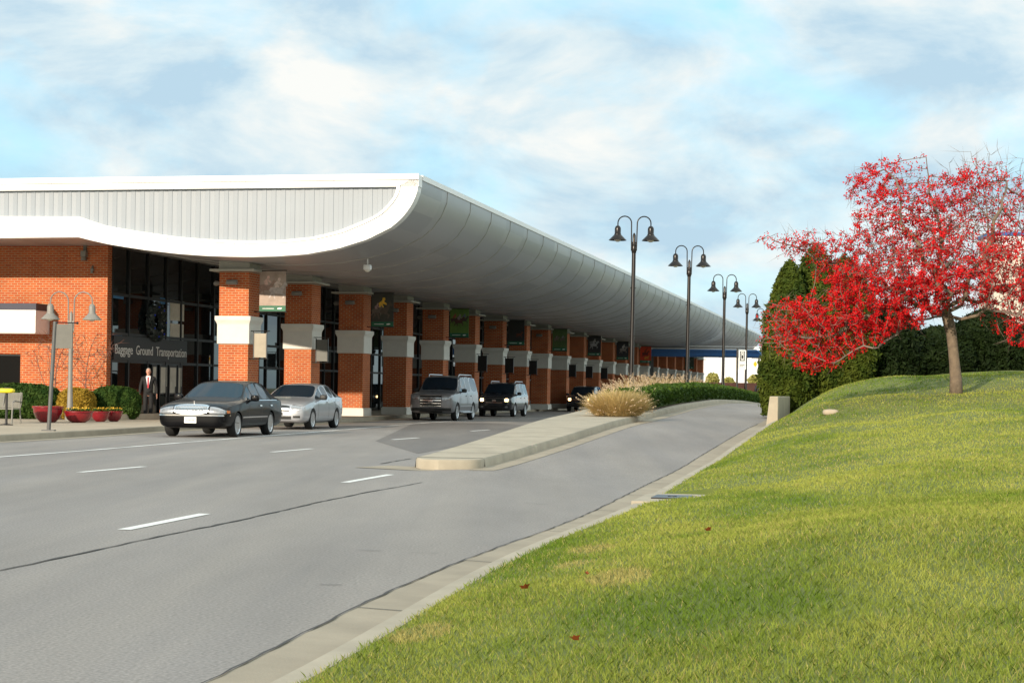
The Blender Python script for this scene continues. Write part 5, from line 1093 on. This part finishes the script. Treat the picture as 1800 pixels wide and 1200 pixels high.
def person(loc, rz, label, scale, top, legs, walk, suit):
    e_ = empty('person', loc, rz, label, 'person'); e_.scale = (scale,)*3      # faces -Y, 1.78 m tall at scale 1
    w = walk
    hipz = .93
    fL, fR = (.10, -.30*w, .09), (-.10, .28*w, .09+.10*w)
    kL, kR = (.10, -.17*w-.02, .50), (-.10, .06*w-.03, .50)
    hl = (.30, .10*w-.02, .86); hr = (-.30, -.14*w-.02, .86)
    el_, er_ = (.275, .12*w+.03, 1.13), (-.275, -.05*w+.03, 1.13)
    # one continuous body
    V = [((0,0,hipz),(.13,.09)), ((0,0,1.12),(.12,.08)), ((0,0,1.30),(.14,.09)), ((0,.01,1.45),(.11,.07)), ((0,.005,1.53),.058), ((0,-.01,1.60),.07),
         ((.19,.01,1.43),.062), (el_,.043), (hl,.030), ((-.19,.01,1.43),.062), (er_,.043), (hr,.030),
         ((.10,0,.86),.095), (kL,.062), (fL,.045), ((-.10,0,.86),.095), (kR,.062), (fR,.045), ((fL[0],fL[1]-.13,.045),.04), ((fR[0],fR[1]-.13,fR[2]-.05),.04)]
    E = [(0,1),(1,2),(2,3),(3,4),(4,5),(3,6),(6,7),(7,8),(3,9),(9,10),(10,11),(0,12),(12,13),(13,14),(0,15),(15,16),(16,17),(14,18),(17,19)]
    body = skin_mesh('body', V, E, Mt['skin'], e_)
    hd = MB().sell((0,-.015,1.665), (.076,.095,.118), .92, 20, 14).sell((0,-.112,1.655), (.014,.022,.03), 1, 8, 6).sell((0,-.06,1.585), (.045,.045,.035), .9, 10, 8)
    for s in (-1, 1): hd.sell((s*.078,.0,1.66), (.012,.022,.032), 1, 8, 6)
    h = hd.build('head', Mt['skin'], e_, smooth=True)
    f = MB()
    for s in (-1, 1): f.sell((s*.03,-.103,1.68), (.012,.008,.007), 1, 8, 6)
    f.sell((0,-.104,1.612), (.024,.008,.005), 1, 8, 6).build('eyes_and_mouth', mat('dark features', (.10,.04,.035), .5) if 'dark features' not in bpy.data.materials else bpy.data.materials['dark features'], h)
    MB().sell((0,.012,1.695), (.083,.098,.102), .9, 18, 12, M=rot('X', .35)).build('hair', Mt['hair'] if suit else Mt['dark'], e_, smooth=True)
    for hand, el in ((hl, el_), (hr, er_)):
        d = (Vector(hand)-Vector(el)).normalized(); p = Vector(hand); s = 1 if hand[0] > 0 else -1; m = MB()
        m.sell(p+d*.05, (.018,.036,.055), .8, 10, 8)
        for k in range(4):
            b_ = p+d*.09+Vector((0,-.027+.018*k,0)); L = (.062,.072,.068,.052)[k]; m.tube([b_, b_+d*L*.5, b_+d*L+Vector((-s*.018,0,0))], [.009,.0085,.006], 6)
        b_ = p+d*.03+Vector((0,-.035,0)); m.tube([b_, b_+Vector((-s*.01,-.025,0))+d*.03, b_+Vector((-s*.015,-.03,0))+d*.06], [.011,.010,.007], 6)
        m.build('hand', Mt['skin'], e_, smooth=True)
    g = lambda p, r: (p, r)
    J = [((0,0,.76),(.20,.15)), ((0,0,1.08),(.175,.13)), ((0,0,1.30),(.20,.14)), ((0,.01,1.44),(.165,.115)), ((0,.012,1.545),(.085,.08)),
         ((.20,.01,1.425),.078), (el_,.058), (tuple(np.array(hl)*.97+np.array(el_)*.03),.044), ((-.20,.01,1.425),.078), (er_,.058), (tuple(np.array(hr)*.97+np.array(er_)*.03),.044)]
    skin_mesh('jacket', J, [(0,1),(1,2),(2,3),(3,4),(3,5),(5,6),(6,7),(3,8),(8,9),(9,10)], top, e_)
    Tt = [((0,0,1.08),(.15,.115)), ((.095,0,.84),.105), (kL,.080), ((fL[0],fL[1],fL[2]+.02),.066), ((-.095,0,.84),.105), (kR,.080), ((fR[0],fR[1],fR[2]+.02),.066)]
    skin_mesh('trousers', Tt, [(0,1),(1,2),(2,3),(0,4),(4,5),(5,6)], legs, e_)
    for q in (fL, fR): MB().sell((q[0], q[1]-.06, q[2]-.045), (.048,.135,.045), .7, 14, 8).build('shoe', Mt['shoe'] if suit else Mt['shirt'], e_, smooth=True)
    if suit:
        MB().add([(-.085,-.148,1.47),(.085,-.148,1.47),(.012,-.168,1.08),(-.012,-.168,1.08),(-.07,-.10,1.52),(.07,-.10,1.52)], [(0,3,2,1),(0,1,5,4)]).build('shirt', Mt['shirt'], e_, fix=False)
        MB().add([(-.022,-.156,1.475),(.022,-.156,1.475),(.03,-.178,1.12),(0,-.18,1.07),(-.03,-.178,1.12)], [(0,4,3,2,1)]).build('tie', Mt['tie'], e_, fix=False)
p = G(260, 735.5, .15); person(p, R(8), 'grey haired man in a black suit and red tie standing by the entrance doors', 1.0, Mt['suit'], Mt['suit'], 0, True)
p = at(1333.5, 715, 118); person((p.x, 118, float(zr(118))+.02), R(185), 'person in dark jacket and khaki trousers walking at the far end of the lane', 1.0, Mt['jacket'], Mt['khaki'], .8, False)

# ------------------------------------------------------------------ sky and sun
AZ, EL = math.degrees(TH)+16+180, 16.3
sd = bpy.data.lights.new('sun', 'SUN'); so = bpy.data.objects.new('sun', sd); COL.objects.link(so)
az, el = R(AZ), R(EL); so.location = (math.sin(az)*50, math.cos(az)*50, 60)
dirn = Vector((math.sin(az)*math.cos(el), math.cos(az)*math.cos(el), math.sin(el))); so.rotation_euler = dirn.to_track_quat('Z', 'Y').to_euler()
sd.energy = 3.1; sd.angle = R(.6); sd.color = (1, .86, .68)
w = bpy.data.worlds.new('World'); S.world = w; w.use_nodes = True; nt = w.node_tree; L = nt.links.new; bg = nt.nodes['Background']
N = lambda t, **k: _n(nt, t, k)
sky = N('ShaderNodeTexSky', sky_type='NISHITA', sun_disc=False); sky.sun_elevation = el; sky.sun_rotation = az; sky.air_density = 1.0; sky.dust_density = .6
STR = .12
tc = N('ShaderNodeTexCoord'); sp = N('ShaderNodeSeparateXYZ'); L(tc.outputs['Generated'], sp.inputs[0])
mp = N('ShaderNodeMapping'); mp.inputs['Scale'].default_value = (1.0, 1.0, 1.7); mp.inputs['Location'].default_value = (.35, .2, .11); L(tc.outputs['Generated'], mp.inputs['Vector'])
n1 = N('ShaderNodeTexNoise', _Scale=5.5, _Detail=7, _Roughness=.56, _Distortion=.25); L(mp.outputs[0], n1.inputs['Vector'])
mp2 = N('ShaderNodeMapping'); mp2.inputs['Scale'].default_value = (1.0, 1.0, 2.1); mp2.inputs['Location'].default_value = (1.3, .7, .5); L(tc.outputs['Generated'], mp2.inputs['Vector'])
n2 = N('ShaderNodeTexNoise', _Scale=9, _Detail=8, _Roughness=.58, _Distortion=.3); L(mp2.outputs[0], n2.inputs['Vector'])
cov = N('ShaderNodeValToRGB'); cov.color_ramp.elements[0].position = .35; cov.color_ramp.elements[1].position = .54; L(n1.outputs['Fac'], cov.inputs['Fac'])
SK = 5.1
cl = N('ShaderNodeValToRGB'); e0, e1 = cl.color_ramp.elements; e0.position = .38; e0.color = (.45,.62,.74,1); e1.position = .64; e1.color = (.85,.86,.83,1)
m_ = cl.color_ramp.elements.new(.5); m_.color = (.62,.745,.80,1); L(n2.outputs['Fac'], cl.inputs['Fac'])
cm = N('ShaderNodeVectorMath', operation='SCALE'); cm.inputs['Scale'].default_value = SK; L(cl.outputs['Color'], cm.inputs[0])
bl_ = N('ShaderNodeMix', data_type='RGBA'); bl_.inputs['Factor'].default_value = .75; L(sky.outputs[0], bl_.inputs['A']); bl_.inputs['B'].default_value = (.38*SK, .74*SK, .92*SK, 1)
mx = N('ShaderNodeMix', data_type='RGBA'); L(cov.outputs['Color'], mx.inputs['Factor']); L(bl_.outputs['Result'], mx.inputs['A']); L(cm.outputs[0], mx.inputs['B'])
dt = N('ShaderNodeVectorMath', operation='DOT_PRODUCT'); L(tc.outputs['Generated'], dt.inputs[0]); dt.inputs[1].default_value = tuple(Vector((.55, -.22, .62)).normalized())
rg_ = N('ShaderNodeMapRange', interpolation_type='SMOOTHSTEP'); rg_.inputs['From Min'].default_value = .0; rg_.inputs['From Max'].default_value = 1; rg_.inputs['To Min'].default_value = 1.0; rg_.inputs['To Max'].default_value = 2.2; L(dt.outputs['Value'], rg_.inputs['Value'])  # sky brightened out of view, up and right, for added fill light
bz_ = N('ShaderNodeVectorMath', operation='SCALE'); L(mx.outputs['Result'], bz_.inputs[0]); L(rg_.outputs['Result'], bz_.inputs['Scale'])
tn_ = N('ShaderNodeMix', data_type='RGBA', blend_type='MULTIPLY'); wf_ = N('ShaderNodeMapRange', interpolation_type='SMOOTHSTEP'); wf_.inputs['From Min'].default_value = .1; wf_.inputs['From Max'].default_value = .6; L(dt.outputs['Value'], wf_.inputs['Value'])
L(wf_.outputs['Result'], tn_.inputs['Factor']); L(bz_.outputs[0], tn_.inputs['A']); tn_.inputs['B'].default_value = (1.05, .93, .83, 1)
bk_ = N('ShaderNodeMapRange', interpolation_type='SMOOTHSTEP'); bk_.inputs['From Min'].default_value = -.7; bk_.inputs['From Max'].default_value = .3; bk_.inputs['To Min'].default_value = .6; bk_.inputs['To Max'].default_value = 1.0; L(sp.outputs['Y'], bk_.inputs['Value'])  # unseen sky behind the camera dimmed to deepen shade on the fronts
fn_ = N('ShaderNodeVectorMath', operation='SCALE'); L(tn_.outputs['Result'], fn_.inputs[0]); L(bk_.outputs['Result'], fn_.inputs['Scale']); L(fn_.outputs[0], bg.inputs['Color']); bg.inputs['Strength'].default_value = STR
S.view_settings.view_transform = 'Standard'; S.view_settings.look = 'None'; S.view_settings.exposure = .9; S.view_settings.gamma = 1; S.view_settings.use_curve_mapping = False
S.cycles.max_bounces = 6; S.cycles.transparent_max_bounces = 4
